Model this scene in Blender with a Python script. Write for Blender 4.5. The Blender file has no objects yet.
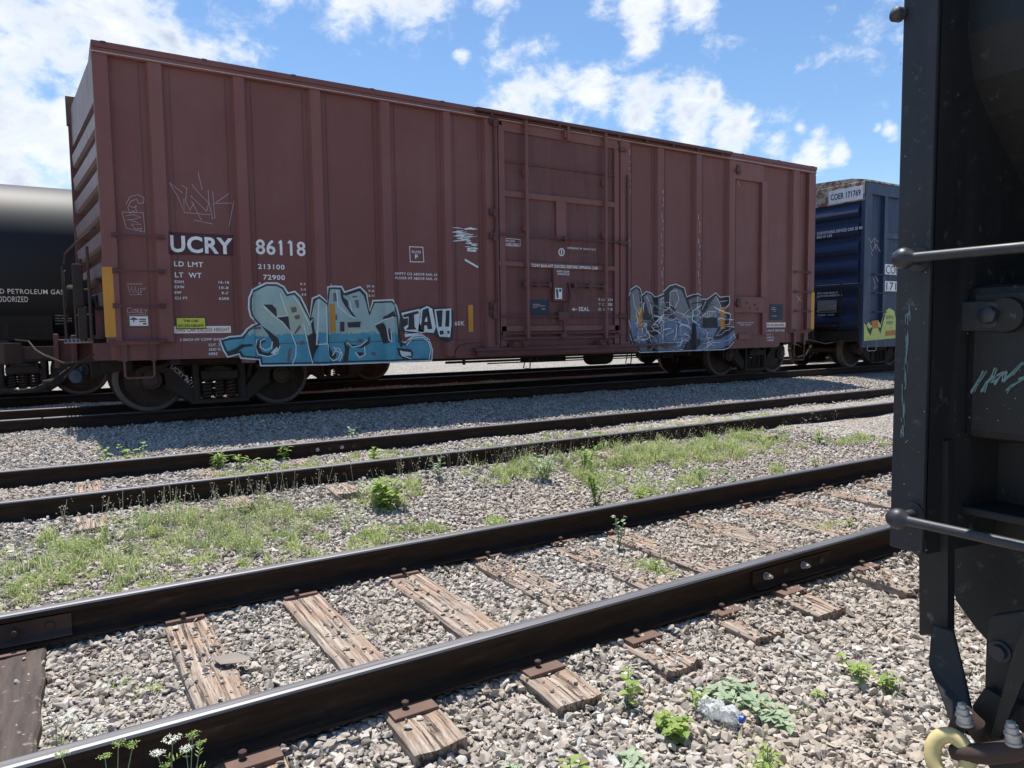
import bpy, bmesh, math, random
import numpy as np
from mathutils import Vector, Matrix
from mathutils.geometry import tessellate_polygon

random.seed(7); rng = np.random.default_rng(11)
SC = bpy.context.scene
COL = SC.collection
R_ = math.radians

# ------------------------------------------------------------------ camera
CAM_H = 1.333
FPX = 713.4
_pi, _ya, _ro = R_(4.23), R_(31.87), R_(0.762)
CF = Vector((math.sin(_ya)*math.cos(_pi), math.cos(_ya)*math.cos(_pi), -math.sin(_pi)))
_r0 = Vector((math.cos(_ya), -math.sin(_ya), 0)); _u0 = _r0.cross(CF)
CR = _r0*math.cos(_ro) - _u0*math.sin(_ro); CU = CR.cross(CF)
CO = Vector((0, 0, CAM_H))
cd = bpy.data.cameras.new('camera'); co = bpy.data.objects.new('camera', cd); COL.objects.link(co)
co.matrix_world = Matrix(((CR.x, CU.x, -CF.x, 0), (CR.y, CU.y, -CF.y, 0), (CR.z, CU.z, -CF.z, CAM_H), (0, 0, 0, 1)))
cd.sensor_width = 36; cd.lens = FPX*36/1024; cd.clip_start = .05; cd.clip_end = 3000
SC.camera = co

def ray(x, y): return CF + CR*((x-512)/FPX) - CU*((y-384)/FPX)
def onY(x, y, Y): d = ray(x, y); return CO + d*(Y/d.y)
def onX(x, y, X): d = ray(x, y); return CO + d*(X/d.x)
def onZ(x, y, Z): d = ray(x, y); return CO + d*((Z-CAM_H)/d.z)

# ------------------------------------------------------------------ light
SUN = Vector((.03, .305, 1)).normalized()
W = bpy.data.worlds.new('World'); SC.world = W; W.use_nodes = True
nt = W.node_tree; nt.nodes.clear()
def N(nt, t, **k):
    n = nt.nodes.new(t)
    for a, b in k.items(): setattr(n, a, b)
    return n
def math_(nt, op, a, b=None, c=None, clamp=False):
    n = N(nt, 'ShaderNodeMath', operation=op, use_clamp=clamp)
    for i, v in enumerate((a, b, c)):
        if v is None: continue
        if hasattr(v, 'is_linked'): nt.links.new(v, n.inputs[i])
        else: n.inputs[i].default_value = v
    return n.outputs[0]
wo = N(nt, 'ShaderNodeOutputWorld'); bg = N(nt, 'ShaderNodeBackground')
sky = N(nt, 'ShaderNodeTexSky', sky_type='NISHITA'); sky.sun_disc = False
sky.sun_elevation = math.asin(SUN.z); sky.sun_rotation = math.atan2(SUN.x, SUN.y)
sky.air_density = 1.0; sky.dust_density = .25; sky.ozone_density = 2.2
SKY_STRENGTH = .12
tc = N(nt, 'ShaderNodeTexCoord')
sep = N(nt, 'ShaderNodeSeparateXYZ'); nt.links.new(tc.outputs['Generated'], sep.inputs[0])
zc = math_(nt, 'MAXIMUM', math_(nt, 'ADD', sep.outputs[2], .12), .05)
px_ = math_(nt, 'DIVIDE', sep.outputs[0], zc); py_ = math_(nt, 'DIVIDE', sep.outputs[1], zc)
cmb = N(nt, 'ShaderNodeCombineXYZ'); nt.links.new(px_, cmb.inputs[0]); nt.links.new(py_, cmb.inputs[1])
def wnoise(scale, det, off, rough=.6, dist=0.):
    mp = N(nt, 'ShaderNodeMapping'); mp.inputs['Location'].default_value = off
    nt.links.new(cmb.outputs[0], mp.inputs[0])
    n = N(nt, 'ShaderNodeTexNoise'); n.inputs['Scale'].default_value = scale; n.inputs['Detail'].default_value = det
    n.inputs['Roughness'].default_value = rough; n.inputs['Distortion'].default_value = dist
    nt.links.new(mp.outputs[0], n.inputs[0]); return n.outputs[0]
# cloud banks: (pixel ray, angular radius)
blobs = [((30, 50), .24), ((105, 25), .15), ((-20, 130), .17), ((60, -60), .34), ((170, 38), .07), ((205, 46), .035), ((60, 110), .10), ((20, 178), .06), ((-120, 60), .3), ((60, 158), .05),
         ((340, -6), .085), ((420, -2), .09), ((490, -6), .06), ((270, -8), .05),
         ((492, 40), .04), ((505, 62), .065), ((535, 50), .04), ((545, 82), .085), ((585, 102), .075), ((520, 98), .08), ((640, 118), .07), ((690, 118), .065), ((735, 128), .065), ((775, 140), .05), ((812, 150), .045), ((838, 156), .025), ((715, 92), .022), ((800, 128), .02),
         ((640, 8), .06), ((690, 2), .045), ((600, 4), .045), ((645, 42), .028), ((462, 56), .026), ((890, 131), .022), ((878, 128), .012),
         ((0, 300), .15), ((560, -300), .3), ((1200, -200), .4), ((1500, 100), .35), ((-600, 100), .5), ((300, -700), .5)]
acc = None
for (bx, by), r in blobs:
    d = ray(bx, by).normalized()
    vm = N(nt, 'ShaderNodeVectorMath', operation='DISTANCE'); nt.links.new(tc.outputs['Generated'], vm.inputs[0]); vm.inputs[1].default_value = d
    m = math_(nt, 'MULTIPLY_ADD', vm.outputs['Value'], -1/r, 1.0, clamp=True)
    acc = m if acc is None else math_(nt, 'SMOOTH_MAX', acc, m, .12)
def dnoise(scale, det, off, rough=.6, dist=0.):
    mp = N(nt, 'ShaderNodeMapping'); mp.inputs['Location'].default_value = off; mp.inputs['Scale'].default_value = (1, 1, 1.5)
    nt.links.new(tc.outputs['Generated'], mp.inputs[0])
    n = N(nt, 'ShaderNodeTexNoise'); n.inputs['Scale'].default_value = scale; n.inputs['Detail'].default_value = det
    n.inputs['Roughness'].default_value = rough; n.inputs['Distortion'].default_value = dist
    nt.links.new(mp.outputs[0], n.inputs[0]); return n.outputs[0]
n1 = dnoise(7, 10, (3.1, 1.7, 0), .62, .3); n2 = dnoise(22, 9, (7.3, 2.2, 0), .62, .25); n3 = dnoise(9, 8, (3.13, 1.72, .045), .6, .3)
nn = math_(nt, 'ADD', math_(nt, 'MULTIPLY', n1, .7), math_(nt, 'MULTIPLY', n2, .5))
dens = math_(nt, 'ADD', math_(nt, 'MULTIPLY', acc, 1.5), math_(nt, 'MULTIPLY_ADD', nn, 4.6, -3.27))
mr = N(nt, 'ShaderNodeMapRange', interpolation_type='SMOOTHSTEP'); nt.links.new(dens, mr.inputs[0])
mr.inputs[1].default_value = .0; mr.inputs[2].default_value = 1.0; mr.inputs[4].default_value = .97
thick = math_(nt, 'MULTIPLY_ADD', dens, .5, -.25, clamp=True)
gr = math_(nt, 'MULTIPLY', math_(nt, 'MULTIPLY_ADD', n3, 4.6, -1.75, clamp=True), math_(nt, 'MULTIPLY', thick, 1.6), clamp=True)
ccol = N(nt, 'ShaderNodeMix', data_type='RGBA'); nt.links.new(gr, ccol.inputs[0])
ccol.inputs[6].default_value = (.74/SKY_STRENGTH, .765/SKY_STRENGTH, .81/SKY_STRENGTH, 1); ccol.inputs[7].default_value = (.36/SKY_STRENGTH, .43/SKY_STRENGTH, .55/SKY_STRENGTH, 1)
mx = N(nt, 'ShaderNodeMix', data_type='RGBA'); nt.links.new(mr.outputs[0], mx.inputs[0])
hsv = N(nt, 'ShaderNodeHueSaturation'); hsv.inputs['Saturation'].default_value = 1.12; hsv.inputs['Value'].default_value = 1.0
nt.links.new(sky.outputs[0], hsv.inputs['Color'])
nt.links.new(hsv.outputs[0], mx.inputs[6]); nt.links.new(ccol.outputs[2], mx.inputs[7])
nt.links.new(mx.outputs[2], bg.inputs[0]); bg.inputs[1].default_value = SKY_STRENGTH; nt.links.new(bg.outputs[0], wo.inputs[0])
sl = bpy.data.lights.new('sun', 'SUN'); sl.energy = 5.0; sl.angle = R_(.5); sl.color = (1, .955, .89)
so = bpy.data.objects.new('sun', sl); COL.objects.link(so); so.rotation_euler = (-SUN).to_track_quat('-Z', 'Y').to_euler()
so.location = (0, 20, 60)
SC.view_settings.view_transform = 'Standard'; SC.view_settings.look = 'None'; SC.view_settings.gamma = 1
SC.view_settings.exposure = 0.46
SC.render.resolution_x, SC.render.resolution_y = 1024, 768

# ------------------------------------------------------------------ materials
MATS = {}
def new_mat(name):
    m = bpy.data.materials.new(name); m.use_nodes = True; t = m.node_tree
    b = t.nodes['Principled BSDF']; MATS[name] = m
    return m, t, b
def rgba(c): return (c[0], c[1], c[2], 1)
def noise(t, scale, det=5, rough=.6, vec=None, stretch=None, dist=0.):
    n = N(t, 'ShaderNodeTexNoise'); n.inputs['Scale'].default_value = scale; n.inputs['Detail'].default_value = det
    n.inputs['Roughness'].default_value = rough; n.inputs['Distortion'].default_value = dist
    c = N(t, 'ShaderNodeTexCoord'); mp = N(t, 'ShaderNodeMapping')
    t.links.new(c.outputs['Object'], mp.inputs[0])
    if stretch: mp.inputs['Scale'].default_value = stretch
    t.links.new(mp.outputs[0], n.inputs[0]); return n.outputs[0]
def ramp(t, fac, stops, interp='LINEAR'):
    r = N(t, 'ShaderNodeValToRGB'); t.links.new(fac, r.inputs[0]); r.color_ramp.interpolation = interp
    e = r.color_ramp.elements
    while len(e) < len(stops): e.new(.5)
    for i, (p, c) in enumerate(stops): e[i].position = p; e[i].color = rgba(c) if not isinstance(c, (int, float)) else (c, c, c, 1)
    return r.outputs[0]
def mixc(t, fac, a, b, mode='MIX'):
    m = N(t, 'ShaderNodeMix', data_type='RGBA', blend_type=mode)
    for s, v in ((0, fac), (6, a), (7, b)):
        if hasattr(v, 'is_linked'): t.links.new(v, m.inputs[s])
        elif isinstance(v, (int, float)): m.inputs[s].default_value = v
        else: m.inputs[s].default_value = rgba(v)
    return m.outputs[2]
def bump(t, b, h, strength=.3, dist=.01):
    n = N(t, 'ShaderNodeBump'); n.inputs['Strength'].default_value = strength; n.inputs['Distance'].default_value = dist
    t.links.new(h, n.inputs['Height']); t.links.new(n.outputs[0], b.inputs['Normal'])
def paint(name, c1, c2, rough=.5, dirt=(.05, .04, .035), dirt_amt=.5, scale=1.3, streak=True, bumpy=.12, metal=0., spots=None, spec=.4):
    m, t, b = new_mat(name)
    a = noise(t, scale, 6, .65)
    base = mixc(t, ramp(t, a, [(.3, 0.), (.7, 1.)]), c1, c2)
    st = noise(t, 2.2 if streak else 7, 6, .65, stretch=(6, 6, .45) if streak else None)
    sm = ramp(t, st, [(.52, 0.), (.8, dirt_amt)])
    base = mixc(t, sm, base, dirt)
    fine = noise(t, 60, 3, .6)
    base = mixc(t, ramp(t, fine, [(.62, 0.), (.78, .35)]), base, dirt)
    if spots is not None:
        sp = noise(t, 4.5, 8, .75, dist=.4)
        base = mixc(t, ramp(t, sp, [(.49, 0.), (.55, 1.)]), base, spots)
    t.links.new(base, b.inputs['Base Color'])
    t.links.new(ramp(t, st, [(.3, rough-.1), (.8, min(1, rough+.2))]), b.inputs['Roughness'])
    b.inputs['Metallic'].default_value = metal; b.inputs['Specular IOR Level'].default_value = spec
    if name.startswith('black_'):
        sp2 = noise(t, 42, 4, .7); sp3 = noise(t, 9, 5, .7)
        base = mixc(t, math_(t, 'MULTIPLY', ramp(t, sp2, [(.60, 0.), (.68, .8)]), ramp(t, sp3, [(.45, 0.), (.62, 1.)])), base, (.11, .105, .10)); t.links.new(base, b.inputs['Base Color'])
    if name.startswith('car_red') or name == 'door_red':
        # small rust freckles and chalky fading
        fr = noise(t, 26, 6, .75); zone = noise(t, 1.1, 4, .6)
        base = mixc(t, math_(t, 'MULTIPLY', ramp(t, fr, [(.66, 0.), (.72, .8)]), ramp(t, zone, [(.48, 0.), (.62, 1.)])), base, (.07, .035, .028))
        base = mixc(t, ramp(t, noise(t, .7, 5, .6), [(.45, 0.), (.75, .18)]), base, (.36, .20, .18)); t.links.new(base, b.inputs['Base Color'])
    if bumpy: bump(t, b, noise(t, 3.2, 5, .6), bumpy, .03)
    return m
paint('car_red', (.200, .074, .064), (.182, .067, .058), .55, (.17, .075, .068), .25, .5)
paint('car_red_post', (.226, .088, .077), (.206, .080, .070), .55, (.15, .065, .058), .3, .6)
paint('rib_skylit', (.30, .22, .21), (.25, .17, .16), .5, (.12, .05, .045), .5, 2)  # paler than the car red: sky light on the end painted into the colour
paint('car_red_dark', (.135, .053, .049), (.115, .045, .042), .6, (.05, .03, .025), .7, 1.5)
paint('door_red', (.162, .063, .057), (.145, .056, .051), .6, (.06, .035, .03), .75, 1.6)
paint('stencil_patch', (.085, .028, .034), (.075, .026, .030), .6, (.06, .03, .03), .3)
paint('under_black', (.016, .0135, .012), (.024, .018, .015), .8, (.035, .026, .02), .6, 3, False)
paint('truck_brown', (.030, .022, .018), (.045, .031, .024), .85, (.06, .045, .035), .6, 4, False, .3)
paint('wheel_rust', (.040, .026, .020), (.060, .038, .028), .8, (.02, .015, .012), .5, 3, False, .2)
paint('wheel_rim', (.13, .11, .10), (.09, .075, .065), .6, (.03, .02, .018), .5, 3, False, .2)
paint('blue_paint', (.018, .033, .085), (.024, .042, .100), .5, (.03, .035, .05), .5, 1.2)
paint('blue_light', (.040, .062, .115), (.032, .052, .100), .5, (.03, .04, .06), .5, 1.2)
paint('peeled_header', (.56, .47, .38), (.50, .40, .31), .75, (.30, .14, .09), .9, 2.2, False, .3, spots=(.24, .10, .06))
paint('black_car', (.009, .009, .0095), (.013, .013, .0135), .5, (.05, .045, .04), .30, 3, True, .12, spec=.45)
paint('black_car_grey', (.019, .020, .024), (.027, .028, .033), .5, (.10, .095, .09), .3, 6, True, .1, spec=.4)
paint('black_bar', (.020, .021, .026), (.030, .031, .038), .42, (.12, .11, .10), .2, 20, False, .1, spec=.5)
_m, _t, _b = new_mat('tank_black'); _t.links.new(ramp(_t, noise(_t, .5, 3), [(.3, (.012, .014, .018)), (.7, (.016, .018, .023))]), _b.inputs['Base Color']); _b.inputs['Roughness'].default_value = .55; _b.inputs['Specular IOR Level'].default_value = .35
paint('rust_brown', (.125, .078, .060), (.18, .115, .090), .9, (.07, .04, .03), .6, 14, False, .4)
paint('rust_pale', (.30, .17, .11), (.36, .22, .15), .9, (.14, .08, .06), .6, 14, False, .4)
paint('rust_dark', (.05, .032, .026), (.075, .045, .035), .75, (.03, .02, .018), .6, 14, False, .3)
paint('bolt_steel', (.42, .42, .42), (.52, .51, .49), .45, (.15, .12, .1), .5, 30, False, .1, metal=.6)
paint('ring_yellow', (.66, .55, .26), (.58, .46, .20), .6, (.22, .13, .07), .6, 22, False, .3)
paint('white_paint', (.92, .90, .88), (.84, .81, .80), .7, (.40, .22, .2), .4, 12, False, 0)
paint('white_worn', (.50, .45, .45), (.38, .30, .30), .7, (.2, .08, .08), .9, 25, False, 0)
paint('red_stencil', (.42, .07, .08), (.36, .06, .07), .7, (.2, .08, .08), .6, 25, False, 0)
paint('scratch_white', (.66, .56, .56), (.50, .40, .41), .7, (.2, .08, .08), .6, 30, False, 0)
paint('reflector', (.66, .30, .045), (.58, .26, .04), .5, (.30, .14, .05), .4, 5, True, 0)
paint('yellow_sign', (.68, .66, .10), (.60, .60, .09), .6, (.3, .3, .1), .4, 12, False, 0)
paint('black_sign', (.016, .015, .017), (.02, .02, .02), .6, (.05, .05, .05), .3, 12, False, 0)
paint('navy_sign', (.028, .040, .062), (.035, .05, .075), .6, (.06, .05, .05), .4, 12, False, 0)
paint('orange_text', (.55, .20, .05), (.5, .18, .05), .6, (.2, .1, .05), .4, 12, False, 0)
paint('grey_plate', (.24, .24, .25), (.30, .30, .30), .6, (.12, .12, .12), .6, 40, False, .1)
paint('graf_black', (.035, .040, .045), (.06, .05, .055), .6, (.12, .06, .06), .5, 9, False, 0)
paint('graf_navy', (.02, .022, .028), (.028, .03, .036), .6, (.06, .05, .05), .3, 9, False, 0)
paint('graf_white', (.84, .88, .88), (.72, .78, .78), .6, (.3, .33, .33), .5, 12, False, 0)
paint('graf_mauve', (.20, .15, .18), (.16, .13, .17), .6, (.16, .08, .08), .6, 9, False, 0)
paint('graf_lime', (.62, .66, .16), (.56, .60, .20), .6, (.3, .3, .2), .4, 7, False, 0)
paint('teal_scrawl', (.22, .34, .33), (.14, .22, .22), .7, (.02, .02, .02), .9, 25, False, 0)
def two_tone(name, up, lo, zs, extra=None):
    m, t, b = new_mat(name)
    c = N(t, 'ShaderNodeTexCoord'); s = N(t, 'ShaderNodeSeparateXYZ'); t.links.new(c.outputs['Object'], s.inputs[0])
    w = math_(t, 'MULTIPLY_ADD', noise(t, 7, 6, .7), .30, -.15)
    f = math_(t, 'GREATER_THAN', math_(t, 'ADD', s.outputs[2], w), zs)
    u = mixc(t, ramp(t, noise(t, 2.3, 6, .7), [(.35, 0.), (.65, 1.)]), up, (up[0]*.68, up[1]*.78, up[2]*.85))
    if extra: u = mixc(t, ramp(t, noise(t, 1.6, 4, .6), [(.5, 0.), (.62, .7)]), u, extra)
    l = mixc(t, ramp(t, noise(t, 2.6, 6, .7), [(.35, 0.), (.65, 1.)]), lo, (lo[0]*.6, lo[1]*.72, lo[2]*.8))
    cc = mixc(t, f, l, u)
    cc = mixc(t, ramp(t, noise(t, 11, 6, .75), [(.64, 0.), (.70, .75)]), cc, (.16, .075, .08))
    t.links.new(cc, b.inputs['Base Color']); b.inputs['Roughness'].default_value = .6
two_tone('graf_teal', (.44, .56, .52), (.12, .40, .50), onY(300, 334, 10.697).z-.255, (.52, .53, .33))
two_tone('graf_second', (.27, .245, .25), (.21, .26, .37), onY(680, 319, 10.697).z-.255)

def mat_wood():
    m, t, b = new_mat('tie_wood')
    g = noise(t, 3.0, 10, .72, stretch=(16, .9, 9), dist=.5)
    col = ramp(t, g, [(.28, (.045, .032, .026)), (.42, (.22, .17, .135)), (.6, (.44, .37, .31)), (.8, (.60, .545, .48))])
    big = noise(t, 2.4, 5)
    col = mixc(t, ramp(t, big, [(.46, 0.), (.70, .5)]), col, (.38, .225, .135))
    t.links.new(col, b.inputs['Base Color']); b.inputs['Roughness'].default_value = .95
    crack = ramp(t, noise(t, 2.0, 8, .8, stretch=(26, .7, 12), dist=.3), [(.34, 0.), (.46, 1.)])
    col2 = mixc(t, crack, (.035, .026, .022), col); t.links.new(col2, b.inputs['Base Color'])
    bump(t, b, math_(t, 'ADD', math_(t, 'MULTIPLY', g, .6), crack), .9, .012)
    m2, t, b = new_mat('tie_dark')
    g = noise(t, 3.0, 8, .7, stretch=(10, .9, 9))
    col = ramp(t, g, [(.3, (.03, .022, .02)), (.6, (.085, .062, .052)), (.85, (.17, .13, .11))])
    col = mixc(t, ramp(t, noise(t, 22, 5), [(.62, 0.), (.68, .7)]), col, (.26, .21, .17))
    t.links.new(col, b.inputs['Base Color']); b.inputs['Roughness'].default_value = .85
    bump(t, b, g, .6, .01)
mat_wood()

STONE_RAMP = [(0, (.07, .062, .055)), (.10, (.17, .152, .135)), (.20, (.34, .315, .285)), (.36, (.47, .445, .41)), (.52, (.56, .53, .49)), (.62, (.34, .325, .31)), (.70, (.56, .52, .46)), (.80, (.43, .365, .31)), (.87, (.53, .46, .395)), (.94, (.62, .60, .57)), (1, (.72, .70, .67))]
def mat_stone():
    m, t, b = new_mat('ballast_stone')
    at = N(t, 'ShaderNodeAttribute', attribute_name='rnd')
    r = N(t, 'ShaderNodeValToRGB'); t.links.new(at.outputs['Fac'], r.inputs[0]); e = r.color_ramp.elements
    while len(e) < len(STONE_RAMP): e.new(.5)
    for i, (p, c) in enumerate(STONE_RAMP): e[i].position = p; e[i].color = rgba(c)
    n = noise(t, 38, 6, .7)
    col = mixc(t, ramp(t, n, [(.35, .45), (.65, 0.)]), r.outputs[0], (.22, .19, .165))
    dust = noise(t, .9, 4)
    col = mixc(t, ramp(t, dust, [(.42, .12), (.66, .62)]), col, (.40, .335, .27))
    t.links.new(col, b.inputs['Base Color']); b.inputs['Roughness'].default_value = .9; b.inputs['Specular IOR Level'].default_value = .25
    bump(t, b, noise(t, 90, 5, .7), .5, .004)
mat_stone()
def mat_ground():
    m, t, b = new_mat('gravel_ground')
    c = N(t, 'ShaderNodeTexCoord')
    def vor(scale, feature='F1'):
        v = N(t, 'ShaderNodeTexVoronoi', feature=feature); v.inputs['Scale'].default_value = scale; t.links.new(c.outputs['Object'], v.inputs['Vector']); return v
    v1 = vor(24); sepc = N(t, 'ShaderNodeSeparateColor'); t.links.new(v1.outputs['Color'], sepc.inputs[0])
    r = N(t, 'ShaderNodeValToRGB'); t.links.new(sepc.outputs[0], r.inputs[0]); e = r.color_ramp.elements
    while len(e) < len(STONE_RAMP): e.new(.5)
    for i, (p, cc) in enumerate(STONE_RAMP): e[i].position = p; e[i].color = rgba(cc)
    ve = vor(24, 'DISTANCE_TO_EDGE')
    gap = ramp(t, ve.outputs['Distance'], [(0., .0), (.12, 1.)])
    col = mixc(t, gap, (.20, .18, .155), r.outputs[0])
    col = mixc(t, ramp(t, noise(t, .9, 4), [(.45, 0.), (.7, .5)]), col, (.34, .285, .23))
    t.links.new(col, b.inputs['Base Color']); b.inputs['Roughness'].default_value = .95; b.inputs['Specular IOR Level'].default_value = .2
    h = math_(t, 'ADD', math_(t, 'MULTIPLY', ve.outputs['Distance'], 1.), math_(t, 'MULTIPLY', sepc.outputs[1], .45))
    bump(t, b, h, 1., .05)
mat_ground()
def mat_leaf(name, c1, c2, tr=.35):
    m, t, b = new_mat(name)
    at = N(t, 'ShaderNodeAttribute', attribute_name='rnd')
    col = mixc(t, at.outputs['Fac'], c1, c2)
    t.links.new(col, b.inputs['Base Color']); b.inputs['Roughness'].default_value = .6
    ts = N(t, 'ShaderNodeBsdfTranslucent'); t.links.new(col, ts.inputs[0])
    ms = N(t, 'ShaderNodeMixShader'); ms.inputs[0].default_value = tr
    out = t.nodes['Material Output']; t.links.new(b.outputs[0], ms.inputs[1]); t.links.new(ts.outputs[0], ms.inputs[2]); t.links.new(ms.outputs[0], out.inputs[0])
mat_leaf('grass_blade', (.27, .38, .10), (.64, .66, .36), .5)
mat_leaf('leaf_green', (.24, .38, .08), (.46, .54, .18), .5)
mat_leaf('leaf_pale', (.28, .38, .23), (.44, .52, .36), .35)
mat_leaf('flower_white', (.70, .72, .62), (.85, .86, .80), .3)
mat_leaf('seed_pale', (.40, .40, .28), (.55, .52, .40), .4)
def mat_steel():
    m, t, b = new_mat('rail_top')
    n = noise(t, 4, 6, .6, stretch=(.3, 40, 1))
    t.links.new(ramp(t, n, [(.3, (.13, .125, .13)), (.7, (.23, .228, .24))]), b.inputs['Base Color'])
    t.links.new(ramp(t, n, [(.3, .46), (.7, .62)]), b.inputs['Roughness']); b.inputs['Metallic'].default_value = .85
    m, t, b = new_mat('rail_rust')
    n = noise(t, 9, 8, .7, stretch=(.5, 3, 3))
    col = ramp(t, n, [(.3, (.018, .012, .009)), (.6, (.040, .026, .019)), (.85, (.13, .078, .052))])
    t.links.new(col, b.inputs['Base Color']); b.inputs['Roughness'].default_value = .85; b.inputs['Specular IOR Level'].default_value = .2; bump(t, b, n, .25, .004)
mat_steel()
def mat_plastic():
    m, t, b = new_mat('clear_plastic')
    b.inputs['Base Color'].default_value = (.92, .95, .96, 1); b.inputs['Roughness'].default_value = .2
    b.inputs['Transmission Weight'].default_value = .65; b.inputs['IOR'].default_value = 1.3
    m, t, b = new_mat('blue_cap'); b.inputs['Base Color'].default_value = (.02, .08, .42, 1); b.inputs['Roughness'].default_value = .4
mat_plastic()

# ------------------------------------------------------------------ object helpers
def tag(o, label=None, cat=None, group=None, kind=None):
    if label: o['label'] = label
    if cat: o['category'] = cat
    if group: o['group'] = group
    if kind: o['kind'] = kind
    return o
def empty(name, loc, label, cat, group=None):
    o = bpy.data.objects.new(name, None); COL.objects.link(o); o.location = loc; o.empty_display_size = .3
    return tag(o, label, cat, group)
def root_off(o):
    off = Vector((0, 0, 0))
    while o is not None: off += o.location; o = o.parent
    return off
SPLIT = {'door_edge', 'weld_seam', 'reflector_strip', 'roof_rib', 'spike', 'white_label', 'equipment_box', 'height_sign', 'brake_reservoir', 'notice_board', 'side_rib'}
class MB:
    def __init__(s): s.v = []; s.f = []; s.mi = []; s.mats = []; s.cur = 0; s.sm = []; s.pieces = []
    def mat(s, name):
        if name not in s.mats: s.mats.append(name)
        s.cur = s.mats.index(name); return s
    def add(s, vs, fs, smooth=False):
        o = len(s.v); s.pieces.append((o, len(s.f))); s.v += [tuple(v) for v in vs]
        for f in fs: s.f.append([o+i for i in f]); s.mi.append(s.cur); s.sm.append(smooth)
        return s
    def box(s, x0, x1, y0, y1, z0, z1):
        return s.add([(x, y, z) for x in (x0, x1) for y in (y0, y1) for z in (z0, z1)], [(0, 1, 3, 2), (4, 6, 7, 5), (0, 4, 5, 1), (2, 3, 7, 6), (0, 2, 6, 4), (1, 5, 7, 3)])
    def obox(s, c, ax, ay, az):
        c = Vector(c); ax, ay, az = Vector(ax), Vector(ay), Vector(az)
        return s.add([c+ax*i+ay*j+az*k for i in (-1, 1) for j in (-1, 1) for k in (-1, 1)], [(0, 1, 3, 2), (4, 6, 7, 5), (0, 4, 5, 1), (2, 3, 7, 6), (0, 2, 6, 4), (1, 5, 7, 3)])
    def prism(s, pts, a0, a1, axis='Y', holes=()):
        # pts: 2D polygon; axis Y -> (x,z), axis X -> (y,z), axis Z -> (x,y)
        def P(p, a): return (p[0], a, p[1]) if axis == 'Y' else ((a, p[0], p[1]) if axis == 'X' else (p[0], p[1], a))
        loops = [list(pts)] + [list(h) for h in holes]
        flat = [p for l in loops for p in l]; n = len(flat)
        tris = tessellate_polygon([[Vector((p[0], p[1], 0)) for p in l] for l in loops])
        vs = [P(p, a0) for p in flat] + [P(p, a1) for p in flat]; fs = [tuple(t) for t in tris] + [tuple(n+i for i in reversed(t)) for t in tris]
        o = 0
        for l in loops:
            k = len(l)
            for i in range(k): j = (i+1) % k; fs.append((o+i, o+j, n+o+j, n+o+i))
            o += k
        return s.add(vs, fs)
    def tube(s, pts, r, seg=8, caps=True, closed=False):
        pts = [Vector(p) for p in pts]; n = len(pts); rs = r if isinstance(r, (list, tuple)) else [r]*n; vs = []; fs = []; up = None
        for i, p in enumerate(pts):
            if closed: d = pts[(i+1) % n]-pts[i-1]
            else: d = (pts[min(i+1, n-1)]-pts[max(i-1, 0)])
            d.normalize()
            if up is None: up = d.orthogonal().normalized()
            else: up = (up - d*up.dot(d)).normalized()
            w = d.cross(up)
            for k in range(seg): a = 2*math.pi*k/seg; vs.append(p+(up*math.cos(a)+w*math.sin(a))*rs[i])
        m = n if closed else n-1
        for i in range(m):
            for k in range(seg):
                a, b = i*seg+k, i*seg+(k+1) % seg; c, d_ = ((i+1) % n)*seg+(k+1) % seg, ((i+1) % n)*seg+k
                fs.append((a, b, c, d_))
        if caps and not closed: fs.append(tuple(range(seg))[::-1]); fs.append(tuple((n-1)*seg+k for k in range(seg)))
        return s.add(vs, fs, True)
    def lathe(s, prof, c, axis, seg=32, closed=False):
        # prof: (along, radius)
        c = Vector(c); ax = Vector(axis).normalized(); u = ax.orthogonal().normalized(); w = ax.cross(u); vs = []; fs = []
        for a, r in prof:
            for k in range(seg): t = 2*math.pi*k/seg; vs.append(c+ax*a+(u*math.cos(t)+w*math.sin(t))*max(r, 1e-4))
        for i in range(len(prof)-1):
            for k in range(seg): fs.append((i*seg+k, i*seg+(k+1) % seg, (i+1)*seg+(k+1) % seg, (i+1)*seg+k))
        return s.add(vs, fs, True)
    def build(s, name, mat=None, parent=None, bevel=0., label=None):
        if name in SPLIT and len(s.pieces) > 1:
            o = None
            for (v0, f0), (v1, f1) in zip(s.pieces, s.pieces[1:]+[(len(s.v), len(s.f))]):
                q = MB(); q.mats = list(s.mats); q.v = s.v[v0:v1]; q.f = [[i-v0 for i in f] for f in s.f[f0:f1]]; q.mi = s.mi[f0:f1]; q.sm = s.sm[f0:f1]; q.pieces = [(0, 0)]
                o = q.build(name, mat, parent, bevel, label)
            return o
        me = bpy.data.meshes.new(name); off = root_off(parent)
        me.from_pydata([(v[0]-off.x, v[1]-off.y, v[2]-off.z) for v in s.v], [], s.f)
        mats = ([mat] if mat else []) if not s.mats else s.mats
        for mm in mats: me.materials.append(MATS[mm])
        me.polygons.foreach_set('material_index', s.mi if s.mats else [0]*len(s.f))
        me.polygons.foreach_set('use_smooth', s.sm)
        bm = bmesh.new(); bm.from_mesh(me); bmesh.ops.recalc_face_normals(bm, faces=bm.faces[:])
        bm.to_mesh(me); bm.free(); me.update()
        if any(s.sm):
            try: me.set_sharp_from_angle(angle=R_(35))
            except Exception: pass
        o = bpy.data.objects.new(name, me); COL.objects.link(o)
        if parent is not None: o.parent = parent
        if bevel:
            b = o.modifiers.new('bevel', 'BEVEL'); b.width = bevel; b.segments = 2; b.limit_method = 'ANGLE'
        if label: o['label'] = label
        return o
def kids(o): return list(o.children)
def copy_tree(o, parent=None):
    c = o.copy(); COL.objects.link(c); c.parent = parent
    for ch in kids(o): copy_tree(ch, c)
    return c
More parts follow.
